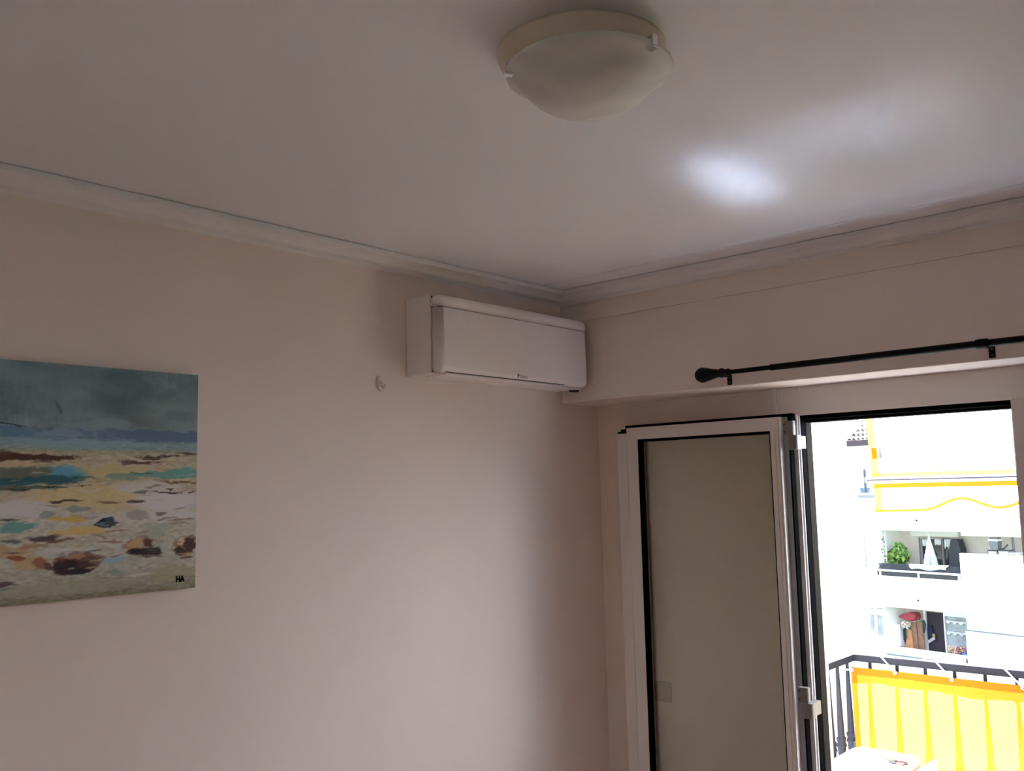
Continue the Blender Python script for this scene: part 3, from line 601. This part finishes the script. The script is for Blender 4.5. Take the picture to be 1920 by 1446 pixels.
# ================================================================== OUTSIDE: ground, neighbouring wing, opposite apartment building
struct(MB().box((-120, -120, -12.5), (120, 140, -12)).build('ground', GROUNDM), 'ground far below between the buildings, coloured dark to limit bounced light', 'ground')  # ground coloured dark to limit sunlight bounced onto the facade
F0 = CAM + 36*ray(1650, 1080)
FA = math.atan2(-.2230, .9748)
FS = Matrix.Translation((F0[0], F0[1], 0)) @ Matrix.Rotation(FA, 4, 'Z')
FSi = FS.inverted()
Vn = np.array([.2230, .9748, 0])
def fp(px, py, Y=0.):
    r = ray(px, py); t_ = ((F0-CAM)@Vn + Y)/(r@Vn); P_ = FSi @ Vector(CAM+t_*r); return P_.x, P_.z
ap = thing('apartment_building', (3, 0, -12), 'white apartment building with recessed loggias across the street', 'building', space=FS)
def fb(name, m, *boxes, parent=None, bevel=0.):
    b = MB(FS)
    for (x0, x1, y0, y1, z0, z1) in boxes: b.box((x0, y0, z0), (x1, y1, z1), bevel)
    return b.build(name, m, parent or ap)
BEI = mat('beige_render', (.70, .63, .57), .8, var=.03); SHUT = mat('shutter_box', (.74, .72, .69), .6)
PALE = mat('pale_blue_render', (.72, .78, .80), .7); FRG = mat('grey_window_frame', (.42, .43, .46), .4); FRW = mat('white_window_frame', (.86, .86, .88), .4)
DGL = mat('dark_window_glass', (.035, .035, .045), .06, spec=.8, var=.3, scale=2); ROOMSHADE = mat('painted_room_shade', (.030, .022, .034), .8)
XB0, XB1 = -9.0, 9.0
fb('wall', FACADE, (-.78, XB1, 0, .2, -.07, 1.2)); fb('wall', FACADE, (-.78, XB1, 0, .2, -2.95, -1.78)); fb('wall', FACADE, (-.78, XB1, 0, .2, -12, -4.73))
fb('wall', FACADE, (XB0, -.80, 0, .3, -12, 7.5)); fb('wall', FACADE, (3.36, XB1, 0, .2, -.20, -.07)); fb('wall', FACADE, (3.28, XB1, 0, .2, -3.05, -2.95))
fb('parapet', FACADE, (3.24, XB1, 0, .2, -1.78, -.82)); fb('parapet', FACADE, (3.26, XB1, 0, .2, -4.73, -3.51))
fb('parapet', FACADE, (4.93, 5.13, 0, .2, -3.51, -3.05))
for z in (-1.95, 1.15, -4.8, ): fb('floor_slab', FACADE, (-.78, XB1, .2, 1.7, z-.15, z))
fb('floor_slab', FACADE, (-.78, XB1, .2, 1.7, -2.95, -2.85)); fb('floor_slab', FACADE, (-.78, XB1, .2, 1.7, -.07, .03)); 
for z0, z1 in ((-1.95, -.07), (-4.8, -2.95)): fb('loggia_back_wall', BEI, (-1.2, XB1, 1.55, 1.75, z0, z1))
fb('loggia_partition', FACADE, (-.14, -.02, .2, 1.55, -4.8, -2.95)); fb('loggia_partition', FACADE, (-.14, -.02, .2, 1.55, -1.95, -.07))
# left narrow bays
fb('bay_wall', PALE, (-.78, -.14, .35, .5, -2.0, -.07)); fb('bay_wall', FACADE, (-.78, -.14, .02, .2, -1.78, -1.62)); fb('bay_wall', FACADE, (-.78, -.14, .02, .2, -.30, -.07))
fb('bay_wall', FACADE, (-.78, -.14, .02, .2, -4.8, -4.36)); fb('bay_wall', FACADE, (-.78, -.14, .02, .2, -3.05, -2.9))
fb('bay_rail', FRW, (-.78, -.10, -.03, .03, -1.60, -1.52)); 
wn = fb('window', FRW, (-.52, -.44, .24, .30, -4.36, -3.05), (-.78, -.10, .05, .12, -4.16, -4.08), parent=ap)
fb('pane', mat('curtained_glass', (.36, .38, .41), .25, var=.35, scale=1.2), (-.78, -.14, .30, .33, -4.36, -3.05), parent=wn)
fb('blind', mat('pale_blind', (.80, .84, .86), .7), (-.78, -.16, .25, .27, -3.35, -3.12), parent=wn)
# upper storey balcony, seen left of the awning
fb('wall', FACADE, (-.78, XB1, 0, .2, 2.34, 3.2)); fb('loggia_back_wall', mat('pale_blue_wall', (.74, .80, .83), .7), (-.78, XB1, 1.4, 1.6, 1.15, 2.34))  # pale blue back wall
fb('balcony_rail', FRW, (-.78, 3, -.04, .02, 1.28, 1.36)); fb('balcony_panel', mat('slate_panel', (.30, .30, .34), .6), (-.72, 3, -.02, .01, 1.16, 1.28))
fb('drainpipe', mat('dark_pipe', (.10, .12, .16), .5), (-.50, -.44, .1, .16, 1.36, 2.28)); tag(MB(FS).box((-.74, .2, 1.16), (-.55, .5, 1.55), .02).box((-.76, .18, 1.5), (-.53, .52, 1.56)).build('storage_crate', mat('blue_crate', (.16, .26, .38), .6)), 'blue crate behind the top floor balcony railing', 'crate')
fb('ceiling_line', mat('line_grey', (.5, .5, .54), .7), (-.76, -.2, -.01, 0, 2.31, 2.335))
# tiled roof with dark eave
ev = fb('eave', mat('dark_eave_board', (.085, .060, .070), .7), (-.82, 6, -.42, -.36, 3.20, 3.42))
fb('roof_base', mat('roof_terracotta', (.62, .56, .52), .8), (-.82, XB1, -.36, 6, 3.2, 3.3))
b = MB(FS)
for i in range(-12, 38):
    for j in range(16):
        if i < 0 and j < 2: continue
        x = -.80+.20*i+(.0); y0 = -.40+.30*j; z0 = 3.44+.40*.30*j*1.6
        n_ = 6
        for k in range(n_):
            a1_, a2_ = math.pi*k/n_, math.pi*(k+1)/n_
            b.quad((x+.1-.085*math.cos(a1_), y0, z0+.075*math.sin(a1_)), (x+.1-.085*math.cos(a2_), y0, z0+.075*math.sin(a2_)), (x+.1-.07*math.cos(a2_), y0+.34, z0+.12+.06*math.sin(a2_)), (x+.1-.07*math.cos(a1_), y0+.34, z0+.12+.06*math.sin(a1_)))
rt = b.build('roof_tiles', mat('pale_clay_tile', (.80, .70, .62), .8, var=.15, scale=3), ap); rt['kind'] = 'stuff'
MB(FS).quad((-.82, -.38, 3.43), (8, -.38, 3.43), (8, 5, 3.43+.64*5.38), (-.82, 5, 3.43+.64*5.38)).quad((-4, .4, 3.43+.64*.78), (-.82, .4, 3.43+.64*.78), (-.82, 5, 3.43+.64*5.38), (-4, 5, 3.43+.64*5.38)).build('roof_underlay', mat('dark_underlay', (.20, .16, .15), .9), ap)
an = thing('roof_antenna', (-.5, 3.0, 5.6), 'thin dark aerial on the tiled roof', 'aerial', space=FS)
A0x, A0z = fp(1598, 795, 3.0); A1x, A1z = fp(1612, 785, 3.0)
b = MB(FS).tube([(A0x, 3, A0z), (A1x, 3, A1z)], .045, 6); b.build('boom', mat('dark_metal', (.05, .07, .11), .5), an)
for t_ in (.15, .55): 
    x_, z_ = A0x+(A1x-A0x)*t_, A0z+(A1z-A0z)*t_
    MB(FS).tube([(x_-.12, 3, z_+.16), (x_+.12, 3, z_-.16)], .028, 6).build('element', MATS['dark_metal'], an)
MB(FS).tube([(A0x+.15, 3, A0z+.1), (A0x+.15, 3, 5.4)], .03, 6).build('mast', MATS['dark_metal'], an)

for px, py in ((1718.5, 976), (1722, 1126)):
    x, z = fp(px, py, 0); MB(FS).lathe([(0, -.02), (.035, -.02), (.035, .01), (0, .01)], (x, -.005, z), 'y', 10).build('drain_outlet', mat('dark_outlet', (.03, .03, .04), .8), ap)
# ---- upper loggia
YB = 1.50
def wbox(name, m, px0, py0, px1, py1, y0, y1, parent):
    """box spanned by two photo corners at depth y0 of the opposite building"""
    x0, z0 = fp(px0, py0, y0); x1, z1 = fp(px1, py1, y0)
    return fb(name, m, (min(x0, x1), max(x0, x1), y0, y1, min(z0, z1), max(z0, z1)), parent=parent)
fb('shutter_box', SHUT, (fp(1714, 1000, YB)[0], fp(1803, 1000, YB)[0], 1.25, 1.55, fp(1760, 1006.5, 1.25)[1], -.08))
sw = wbox('sliding_window', FRG, 1722, 1008, 1725.5, 1062, 1.46, 1.54, ap)
wbox('frame_bar', FRG, 1766, 1008, 1770, 1062, 1.42, 1.54, sw); wbox('frame_bar', FRG, 1724, 1007.5, 1806, 1010.5, 1.44, 1.54, sw); wbox('frame_bar', FRG, 1727, 1010, 1729.5, 1062, 1.44, 1.52, sw); wbox('frame_bar', FRG, 1803, 1009, 1806, 1062, 1.44, 1.54, sw)
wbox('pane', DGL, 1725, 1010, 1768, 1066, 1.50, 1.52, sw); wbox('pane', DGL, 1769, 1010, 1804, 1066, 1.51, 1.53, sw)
LACE = mat('white_lace_curtain', (.80, .80, .82), .8)
def lace(px0, px1, py0, py1, Y, parent, name='curtain', m=LACE, wav=.25):
    x0, z1 = fp(px0, py0, Y); x1, _ = fp(px1, py0, Y); z0 = fp(px0, py1, Y)[1]
    MB(FS).grid(lambda u_, v_: (x0+(x1-x0)*u_, Y+.02*math.sin(u_*25), z0-(.06*wav*math.sin(u_*19)*(1-v_))+(z1-z0)*v_), 30, 3).build(name, m, parent, solid=.01)
lace(1729, 1739, 1011, 1024, 1.46, sw); lace(1752, 1764, 1011, 1022, 1.46, sw); lace(1770, 1787, 1011, 1027.5, 1.46, sw, wav=.8)
# railing of the upper loggia
rl1 = thing('loggia_railing', (1.5, 0, -1.78), 'white loggia railing with dark panels on the upper floor', 'railing', space=FS)
fb('top_rail', FRW, (-.12, 3.25, -.05, .03, -1.62, -1.55), parent=rl1)
for px in (1651.5, 1723, 1798.5): x = fp(px, 1080, 0)[0]; fb('post', FRW, (x-.035, x+.035, -.04, .03, -1.80, -1.62), parent=rl1)
DPN = mat('dark_bamboo_panel', (.050, .052, .060), .8, var=.5, scale=30)
xs3 = [-.12]+[fp(px, 1080, 0)[0] for px in (1651.5, 1723, 1798.5)]+[3.24]
for xa, xb in zip(xs3, xs3[1:]): 
    if xb-xa > .12: fb('infill_panel', DPN, (xa+.04, xb-.04, -.01, .01, -1.79, -1.63), parent=rl1)
nt_ = thing('netting', (1.5, .1, -1.60), 'dark lattice netting above the upper loggia railing', 'netting', space=FS)
b = MB(FS)
for k in range(64):
    x = -.15+k*.054
    for sgn in (1, -1):
        xa, xb = (x, x+.20) if sgn > 0 else (x+.20, x)
        b.bar((min(max(xa, -.1), 3.2), .08, -1.56), (min(max(xb, -.1), 3.2), .08, -1.33), .020, .020, up=(0, 1, 0))
no = b.build('lattice', mat('netting_dark', (.05, .06, .075), .7), nt_); no['kind'] = 'stuff'
# white cloth over the netting
x0, z0 = fp(1702, 1058, -.06); x1, _ = fp(1777, 1060, -.06); zb = fp(1740, 1069.5, -.06)[1]
tw = MB(FS).grid(lambda u_, v_: (x0+.14*(1-v_)*(1-2*u_)*.9+(x1-x0)*u_, .02-.10*math.sin(math.pi*min(1, v_*1.15))**.5+.008*math.sin(u_*40), z0+.02*u_+(zb-z0+.03*math.sin(u_*9))*(1-v_)), 30, 6).build('white_cloth', mat('white_cloth', (.88, .88, .88), .9), None, solid=.02)
tag(tw, 'white cloth draped over the lattice netting of the upper loggia', 'cloth')
# folded parasol
px_, pz_ = fp(1745.5, 1062, .7); _, ptz = fp(1745.5, 1000, .7); pr_ = (fp(1764, 1058, .7)[0]-fp(1733, 1058, .7)[0])/2
prl = thing('folded_parasol', (px_, .7, -1.95), 'pale blue folded parasol in front of the sliding window', 'parasol', space=FS)
PBL = mat('pale_blue_cloth', (.62, .72, .78), .8)
b = MB(FS); rings = []
for t_, r_ in ((0, 1.), (.3, .78), (.6, .45), (.85, .16), (1, .04)):
    rings.append([b.bm.verts.new((px_+pr_*r_*math.cos(a_)*(1 if k % 2 else .8), .7+.5*pr_*r_*math.sin(a_)*(1 if k % 2 else .8), -1.62+(ptz+1.62)*t_)) for k, a_ in enumerate(np.linspace(0, 2*math.pi, 16, endpoint=False))])
for A_, B_ in zip(rings, rings[1:]):
    for k in range(16): b.bm.faces.new([A_[k], A_[(k+1) % 16], B_[(k+1) % 16], B_[k]])
b.build('cloth', PBL, prl)
MB(FS).tube([(px_, .7, -1.95), (px_, .7, ptz+.06)], .025, 8).build('pole', FRW, prl)
fb('flap', mat('pale_blue_flap', (.70, .78, .82), .8), (px_-.02, px_+.16, .35, .40, -1.30, -.95), parent=prl)
# dark covered barbecue
x0, _ = fp(1781, 1050, 1.0); x1, _ = fp(1805, 1050, 1.0); _, zt = fp(1790, 1012, 1.0)
MB(FS).prism([(x0, -1.95), (x1, -1.95), (x1, zt-.35), (x1-.10, zt), (x0+.14, zt), (x0+.04, zt-.4)], .9, 1.3, 'y')
bq = MB(FS).prism([(x0, -1.95), (x1, -1.95), (x1, zt-.35), (x1-.10, zt), (x0+.14, zt), (x0+.04, zt-.4)], .9, 1.3, 'y').build('covered_barbecue', mat('black_cover', (.035, .038, .045), .7))
tag(bq, 'tall object under a black cover beside the folded parasol', 'covered object')
# foliage helper
def foliage(parent, cx, cy, cz, rx, ry, rz, n, size, m, seed):
    r0 = random.Random(seed); b = MB(FS)
    for _ in range(n):
        while True:
            p_ = Vector((r0.uniform(-1, 1), r0.uniform(-1, 1), r0.uniform(-1, 1)))
            if .25 < p_.length < 1: break
        c_ = Vector((cx+p_.x*rx, cy+p_.y*ry, cz+p_.z*rz)); d_ = Vector((r0.uniform(-1, 1), r0.uniform(-1, 1), r0.uniform(-.6, 1))).normalized()
        s_ = d_.cross(Vector((r0.uniform(-1, 1), r0.uniform(-1, 1), r0.uniform(-1, 1)))).normalized(); k_ = size*r0.uniform(.6, 1.3)
        b.quad(c_-d_*k_, c_+s_*k_*.5, c_+d_*k_, c_-s_*k_*.5)
    return b.build('foliage', m, parent, recalc=False)
GRN = mat('bright_leaf_green', (.17, .29, .07), .6, var=.45, scale=6); DGRN = mat('ivy_green', (.12, .20, .10), .6, var=.4, scale=6)
x, z = fp(1683, 1042, .6); _, zt = fp(1685, 1021, .6)
sh = thing('potted_shrub', (x, .6, -1.95), 'bright green potted shrub on the upper loggia', 'plant', space=FS)
foliage(sh, x-.05, .6, z-.10, .40, .33, .36, 300, .11, GRN, 3); foliage(sh, x+.08, .6, z+.20, .26, .26, .30, 150, .11, GRN, 13); foliage(sh, x+.24, .6, z-.02, .24, .26, .22, 110, .11, GRN, 23)
MB(FS).tube([(x, .6, -1.75), (x, .6, -1.2)], .03, 6).build('stem', mat('brown_stem', (.16, .10, .06), .8), sh)
MB(FS).lathe([(.13, 0), (.18, .28), (.19, .28), (.19, .31), (0, .31)], (x, .6, -1.95), 'z', 16).build('pot', mat('clay_pot', (.42, .25, .17), .8), sh)
x, z = fp(1656, 1030, .35)
iv = thing('climbing_plant', (x, .35, -1.95), 'sparse ivy on a white trellis at the left end of the upper loggia', 'plant', space=FS)
for dx in (-.12, 0, .12): MB(FS).bar((x+dx, .36, -1.9), (x+dx, .36, -.12), .05, .03).build('trellis_slat', FRW, iv)
for k in range(9): MB(FS).bar((x-.15, .35, -1.7+.18*k), (x+.15, .35, -1.7+.18*k), .02, .04).build('trellis_slat', FRW, iv)
foliage(iv, x+.02, .28, -1.0, .16, .08, .72, 60, .055, DGRN, 5)
# bin, boxes and pole at the right of the upper loggia
x0, z1 = fp(1857, 1009, .6); x1, z0 = fp(1876, 1031, .6); GRYP = mat('grey_plastic_bin', (.20, .21, .23), .5)
bn = thing('cool_box', ((x0+x1)/2, .6, z0), 'grey bin with a white rim standing on boxes at the loggia right', 'bin', space=FS)
MB(FS).bar(((x0+x1)/2, .6, z0), ((x0+x1)/2, .6, z1-.09), (x1-x0)*.8, .25, up=(0, 1, 0), wx2=(x1-x0)*.98, wy2=.3).build('bin_body', GRYP, bn)
fb('bin_rim', FRW, (x0-.01, x1+.01, .43, .77, z1-.10, z1-.03), parent=bn); fb('bin_lid', GRYP, (x0+.03, x1-.03, .46, .74, z1-.03, z1+.03), parent=bn)
for (pa_, pb_), l_ in (((1855, 1873.5), 'pale storage box under the grey bin'), ((1874.5, 1896), 'pale storage box right of the grey bin')):
    xa, zt = fp(pa_, 1030.5, .6); xb, _ = fp(pb_, 1031, .6)
    bx_ = thing('storage_box', ((xa+xb)/2, .6, -1.2), l_, 'box', space=FS)
    fb('box_body', mat('pale_blue_box', (.62, .68, .72), .6), (xa+.03, xb-.03, .45, .8, -1.2, zt-.05), parent=bx_); fb('box_frame', DGL, (xa, xb, .47, .8, zt-.05, zt), parent=bx_); fb('box_frame', DGL, (xa, xa+.03, .46, .8, -1.2, zt-.05), parent=bx_)
x, zt = fp(1899.5, 1008, .9)
pl = MB(FS).tube([(x-.03, .9, -.2), (x+.05, .9, -1.95)], .045, 8).build('parasol_pole', mat('grey_pole', (.25, .25, .28), .5)); tag(pl, 'grey pole leaning at the right end of the upper loggia', 'pole')
x, z = fp(1882, 1028, .5)
br_ = MB(FS).tube([(x-.15, .55, z-.06), (x, .55, z), (x+.12, .55, z+.12)], .035, 6).build('hose_nozzle', mat('dark_brush', (.10, .10, .11), .7)); tag(br_, 'small dark nozzle lying on the storage boxes', 'nozzle')
x0, zt = fp(1896, 1036.5, .45); x1, _ = fp(1914, 1036, .45)
tb2 = thing('garden_table', ((x0+x1)/2, .6, -1.95), 'small white table at the right end of the upper loggia', 'table', space=FS)
fb('table_top', FRW, (x0, x1, .3, .8, zt-.05, zt), parent=tb2)
for x in (x0+.04, x1-.04):
    for y in (.34, .76): fb('leg', FRW, (x-.02, x+.02, y-.02, y+.02, -1.95, zt-.05), parent=tb2)

# ---- lower loggia
rl2 = thing('loggia_railing', (1.5, 0, -4.73), 'white loggia railing with pale panels on the lower floor', 'railing', space=FS)
fb('top_rail', FRW, (-.10, 3.25, -.05, .03, -4.52, -4.40), parent=rl2)
for px in (1662, 1733.5, 1808): x = fp(px, 1228, 0)[0]; fb('post', FRW, (x-.04, x+.04, -.04, .03, -4.75, -4.5), parent=rl2)
fb('infill_panel', mat('pale_infill', (.66, .72, .75), .6), (.10, 3.15, -.01, .01, -4.70, -4.52), parent=rl2); fb('bottom_rail', mat('dark_bottom_rail', (.16, .19, .22), .6), (.08, 3.2, -.03, .02, -4.75, -4.70), parent=rl2)
# cupboard, ladder, bag, boards ...
def fthing(name, px0, py0, px1, py1, Y, label, cat):
    x0, z1 = fp(px0, py0, Y); x1, z0 = fp(px1, py1, Y)
    return thing(name, ((x0+x1)/2, Y, z0), label, cat, space=FS), x0, x1, z0, z1
FZ = -4.80
cb, x0, x1, z0, z1 = fthing('cupboard', 1665, 1169, 1690, 1220, .9, 'tall white cupboard at the left of the lower loggia', 'cupboard')
fb('carcass', mat('cool_white_laminate', (.72, .78, .84), .5), (x0+.03, x1, .9, 1.45, FZ, z1), parent=cb)
fb('cupboard_door', mat('white_laminate_door', (.84, .88, .90), .5), (x0, x1-.17, .87, .9, FZ+.06, z1-.02), parent=cb); fb('handle', FRG, (x1-.24, x1-.22, .84, .87, z1-.8, z1-.6), parent=cb)
cz, x0, x1, z0, z1 = fthing('appliance_box', 1673, 1155, 1683.5, 1169, 1.1, 'small white and black box on top of the white cupboard', 'box')
fb('box_body', FRW, (x0, x1, 1.05, 1.3, z0+.07, z1), parent=cz); fb('box_base', IRON, (x0+.03, x1-.02, 1.05, 1.3, z0-.04, z0+.07), parent=cz); fb('box_vent', IRON, (x0+.06, x1-.02, 1.04, 1.05, z1-.05, z1), parent=cz)
ld, x0, x1, z0, z1 = fthing('stepladder', 1660, 1177, 1673, 1224, .45, 'white folding stepladder leaning against the cupboard', 'stepladder')
for dx, yy in ((0, .40), (.10, .55)):
    MB(FS).bar((x0+dx, yy+.05, z1), (x0+.14+dx, yy-.1, FZ), .035, .06).build('ladder_rail', FRW, ld)
for k in range(5): t_ = k/5+.1; MB(FS).bar((x0+.14*t_, .42-.1*t_, z1+(FZ-z1)*t_), (x0+.10+.14*t_, .56-.1*t_, z1+(FZ-z1)*t_), .04, .025).build('rung', FRW, ld)
# wooden boards
WD = mat('orange_wood', (.42, .21, .09), .6, var=.25, scale=5); WD2 = mat('brown_wood', (.22, .12, .075), .6, var=.3, scale=5)
for i, (pa_, pb_, pt_, m_) in enumerate(((1696, 1709, 1180, WD), (1707, 1717, 1167, WD2), (1715, 1728, 1165, WD2))):
    x0, zt = fp(pa_, pt_, 1.0+.04*i); x1, _ = fp(pb_, pt_, 1.0+.04*i)
    o = MB(FS).prism([(x0-.02, FZ), (x1+.03, FZ), (x1, zt), (x0+.08*(i == 0)+.02, zt)], 1.0+.05*i, 1.04+.05*i, 'y').build('wooden_board', m_)
    tag(o, ('orange wooden board leaning in the lower loggia, leftmost of three', 'brown wooden board leaning between two others in the lower loggia', 'brown wooden board leaning nearest the open door of the lower loggia')[i], 'board')
# red bag on top
x0, z1 = fp(1686, 1145, 1.0); x1, z0 = fp(1722, 1166, 1.0)
bg_ = thing('red_bag', ((x0+x1)/2, 1.0, z0), 'red bag lying on top of the wooden boards', 'bag', space=FS)
prb = [(0, .36), (.12, .52), (.30, .74), (.55, .92), (.80, 1.0), (.97, .90), (1, .55), (.97, .25), (.80, .05), (.62, .0), (.35, .12)]
b = MB(FS).prism([(x0+(x1-x0)*a_, z0+(z1-z0)*c_) for a_, c_ in prb], .85, 1.25, 'y')
bmesh.ops.bevel(b.bm, geom=b.bm.edges[:], offset=.04, segments=2, affect='EDGES', clamp_overlap=True)
b.build('bag_body', mat('red_nylon', (.34, .035, .055), .6), bg_, smooth=True)
MB(FS).tube([(x1-.04, .9, z0+.25), (x1+.06, .9, z0+.30), (x1+.09, .9, z0+.18), (x1+.02, .9, z0+.08)], .02, 8).build('bag_handle', mat('brown_strap', (.20, .09, .07), .7), bg_)
x, z = fp(1699, 1172, .9)
wfz = thing('flower_bunch', (x, .9, z-.2), 'bunch of white artificial flowers beside the red bag', 'flowers', space=FS)
foliage(wfz, x, .88, z, .19, .12, .14, 70, .06, mat('cream_petals', (.80, .74, .62), .8, var=.2), 9)
MB(FS).tube([(x, .9, z-.1), (x-.05, .95, z-.5)], .02, 6).build('stems', mat('dark_stem', (.10, .14, .08), .8), wfz)
x0, z1 = fp(1689, 1172, 1.1); x1, z0 = fp(1701, 1205, 1.1)
cu_ = MB(FS).prism([(x0, z1), (x1, z1+.05), (x1-.02, z1-.4), (x0+.18, z0), (x0+.12, z0), (x0+.02, z1-.4)], 1.1, 1.2, 'y').build('folded_umbrella', mat('navy_cloth', (.02, .025, .05), .8)); tag(cu_, 'dark navy folded umbrella between the cupboard and the boards', 'umbrella')
x0, z1 = fp(1727, 1164, 1.2); x1, z0 = fp(1735, 1188, 1.2)
cu_ = MB(FS).prism([(x0, z1), (x0+.08, z1+.02), (x1, z1-.16), (x0+.06, z0), (x0-.01, z0+.1)], 1.2, 1.3, 'y').build('slate_panel', mat('slate_blue_panel', (.07, .10, .13), .7)); tag(cu_, 'small slate blue panel hanging right of the boards', 'panel')
x0, z1 = fp(1728, 1176, 1.3); x1, z0 = fp(1738, 1226, 1.3)
cu_ = MB(FS).prism([(x0, FZ), (x1, FZ), (x1, z1), (x1-.06, z1)], 1.3, 1.36, 'y').build('grey_sheet', mat('grey_sheet', (.52, .50, .50), .8)); tag(cu_, 'pale grey sheet leaning beside the open dark doorway', 'sheet')
# dark doorway and glazed door
ds = fb('sliding_door', FRW, (fp(1733, 1146, YB)[0], fp(1736.8, 1146, YB)[0], 1.40, 1.55, FZ, -2.96))
wbox('door_frame', FRW, 1770, 1150, 1774.5, 1240, 1.40, 1.54, ds); wbox('door_frame', FRW, 1734, 1143.5, 1806, 1147, 1.40, 1.54, ds)
x0, z1 = fp(1736, 1147, 1.5); x1, _ = fp(1771, 1147, 1.5)
fb('room_shade_panel', ROOMSHADE, (x0, x1, 1.50, 1.54, FZ, z1), parent=ds)  # flat panel, the darkness of the room behind put into its colour
bm_ = thing('dark_coat', (fp(1742, 1190, 1.4)[0], 1.4, FZ), 'dark blue garments hanging in the open doorway', 'clothes', space=FS)
xa, za = fp(1741, 1172, 1.42); xb, zb = fp(1752, 1198, 1.42)
MB(FS).prism([(xa-.05, za-.1), (xa+.12, za), (xb, zb), (xa+.02, zb-.1), (xa-.05, zb)], 1.40, 1.48, 'y').build('coat', mat('navy_coat', (.012, .014, .05), .8), bm_)
wbox('yellow_cloth', mat('ochre_cloth', (.32, .28, .10), .8), 1748, 1188.5, 1753, 1198, 1.38, 1.42, bm_)
xa, za = fp(1739, 1205, 1.39); xb, zb = fp(1752, 1197, 1.39); MB(FS).bar((xa, 1.39, za), (xb, 1.39, zb), .03, .10).build('white_cloth_strip', mat('grey_white_cloth', (.45, .45, .48), .8), bm_)
x0, z1 = fp(1774, 1150, 1.5); x1, _ = fp(1812, 1150, 1.5)
fb('pane', mat('grey_curtained_glass', (.34, .38, .40), .15, var=.25, scale=3), (x0, x1+.25, 1.50, 1.53, FZ, z1), parent=ds)
lace(1774, 1811, 1163, 1167.5, 1.44, ds, wav=.7); lace(1775, 1812, 1183, 1189, 1.44, ds, wav=.8, m=mat('pale_lace', (.62, .66, .68), .8))
fb('blind_box', FRW, (x0, x1+.1, 1.30, 1.55, fp(1790, 1157, 1.3)[1], -2.96), parent=ds)
x0, z1 = fp(1778, 1211, .5); x1, z0 = fp(1812, 1230, .5)
fx = thing('flower_box', ((x0+x1)/2, .5, FZ), 'planter of pink, cream and rust flowers at the right of the lower loggia', 'plant', space=FS)
fb('planter', mat('clay_planter', (.40, .26, .20), .8), (x0, x1, .4, .7, FZ, z0-.05), parent=fx)
for i, (t_, c_) in enumerate(((.12, (.62, .52, .30)), (.32, (.58, .34, .28)), (.5, (.62, .42, .42)), (.66, (.40, .16, .10)), (.82, (.58, .44, .34)), (.93, (.5, .16, .34)))):
    foliage(fx, x0+(x1-x0)*t_, .5, (z0+z1)/2-.02, .12, .12, .18, 60, .05, mat('petal_%d' % i, c_, .8, var=.3), 20+i)
foliage(fx, (x0+x1)/2, .52, z0+.05, .38, .12, .12, 80, .05, DGRN, 33)
x0, z1 = fp(1806, 1225, .35); x1, z0 = fp(1813, 1233, .35)
bb_ = MB(FS).lathe([(.09, 0), (.12, .22), (.10, .22), (.08, .03), (0, .03)], ((x0+x1)/2, .4, z1-.22), 'z', 16).build('blue_bucket', mat('blue_plastic', (.10, .28, .62), .5)); tag(bb_, 'blue bucket beside the flower planter', 'bucket')
x, z = fp(1692, 1217, .5)
fg = thing('green_plant', (x, .5, FZ), 'low green plant in front of the white cupboard', 'plant', space=FS)
foliage(fg, x, .5, z, .16, .1, .10, 60, .05, DGRN, 44); MB(FS).lathe([(.10, 0), (.13, .3), (0, .3)], (x, .5, FZ), 'z', 14).build('pot', MATS['clay_pot'], fg)
# frosted screens above the parapet on the right
for i, (xa, xb) in enumerate(((3.29, 4.92), (5.14, 6.8))):
    o = MB(FS).box((xa, .05, -3.50), (xb, .08, -3.05)).build('frosted_screen', mat('frosted_glass', (.62, .68, .71), .25, var=.08, scale=1.5))
    tag(o, ('frosted glass screen above the white parapet beside the lower loggia', 'second frosted glass screen at the right edge of the doorway view')[i], 'screen')
    f_ = MB(FS).box((xa, .04, -3.54), (xb, .10, -3.50)).build('screen_rail', MATS['dark_bottom_rail'], o) if False else None
fb('screen_rail', MATS['dark_bottom_rail'], (3.27, 6.8, -.01, .10, -3.535, -3.50))
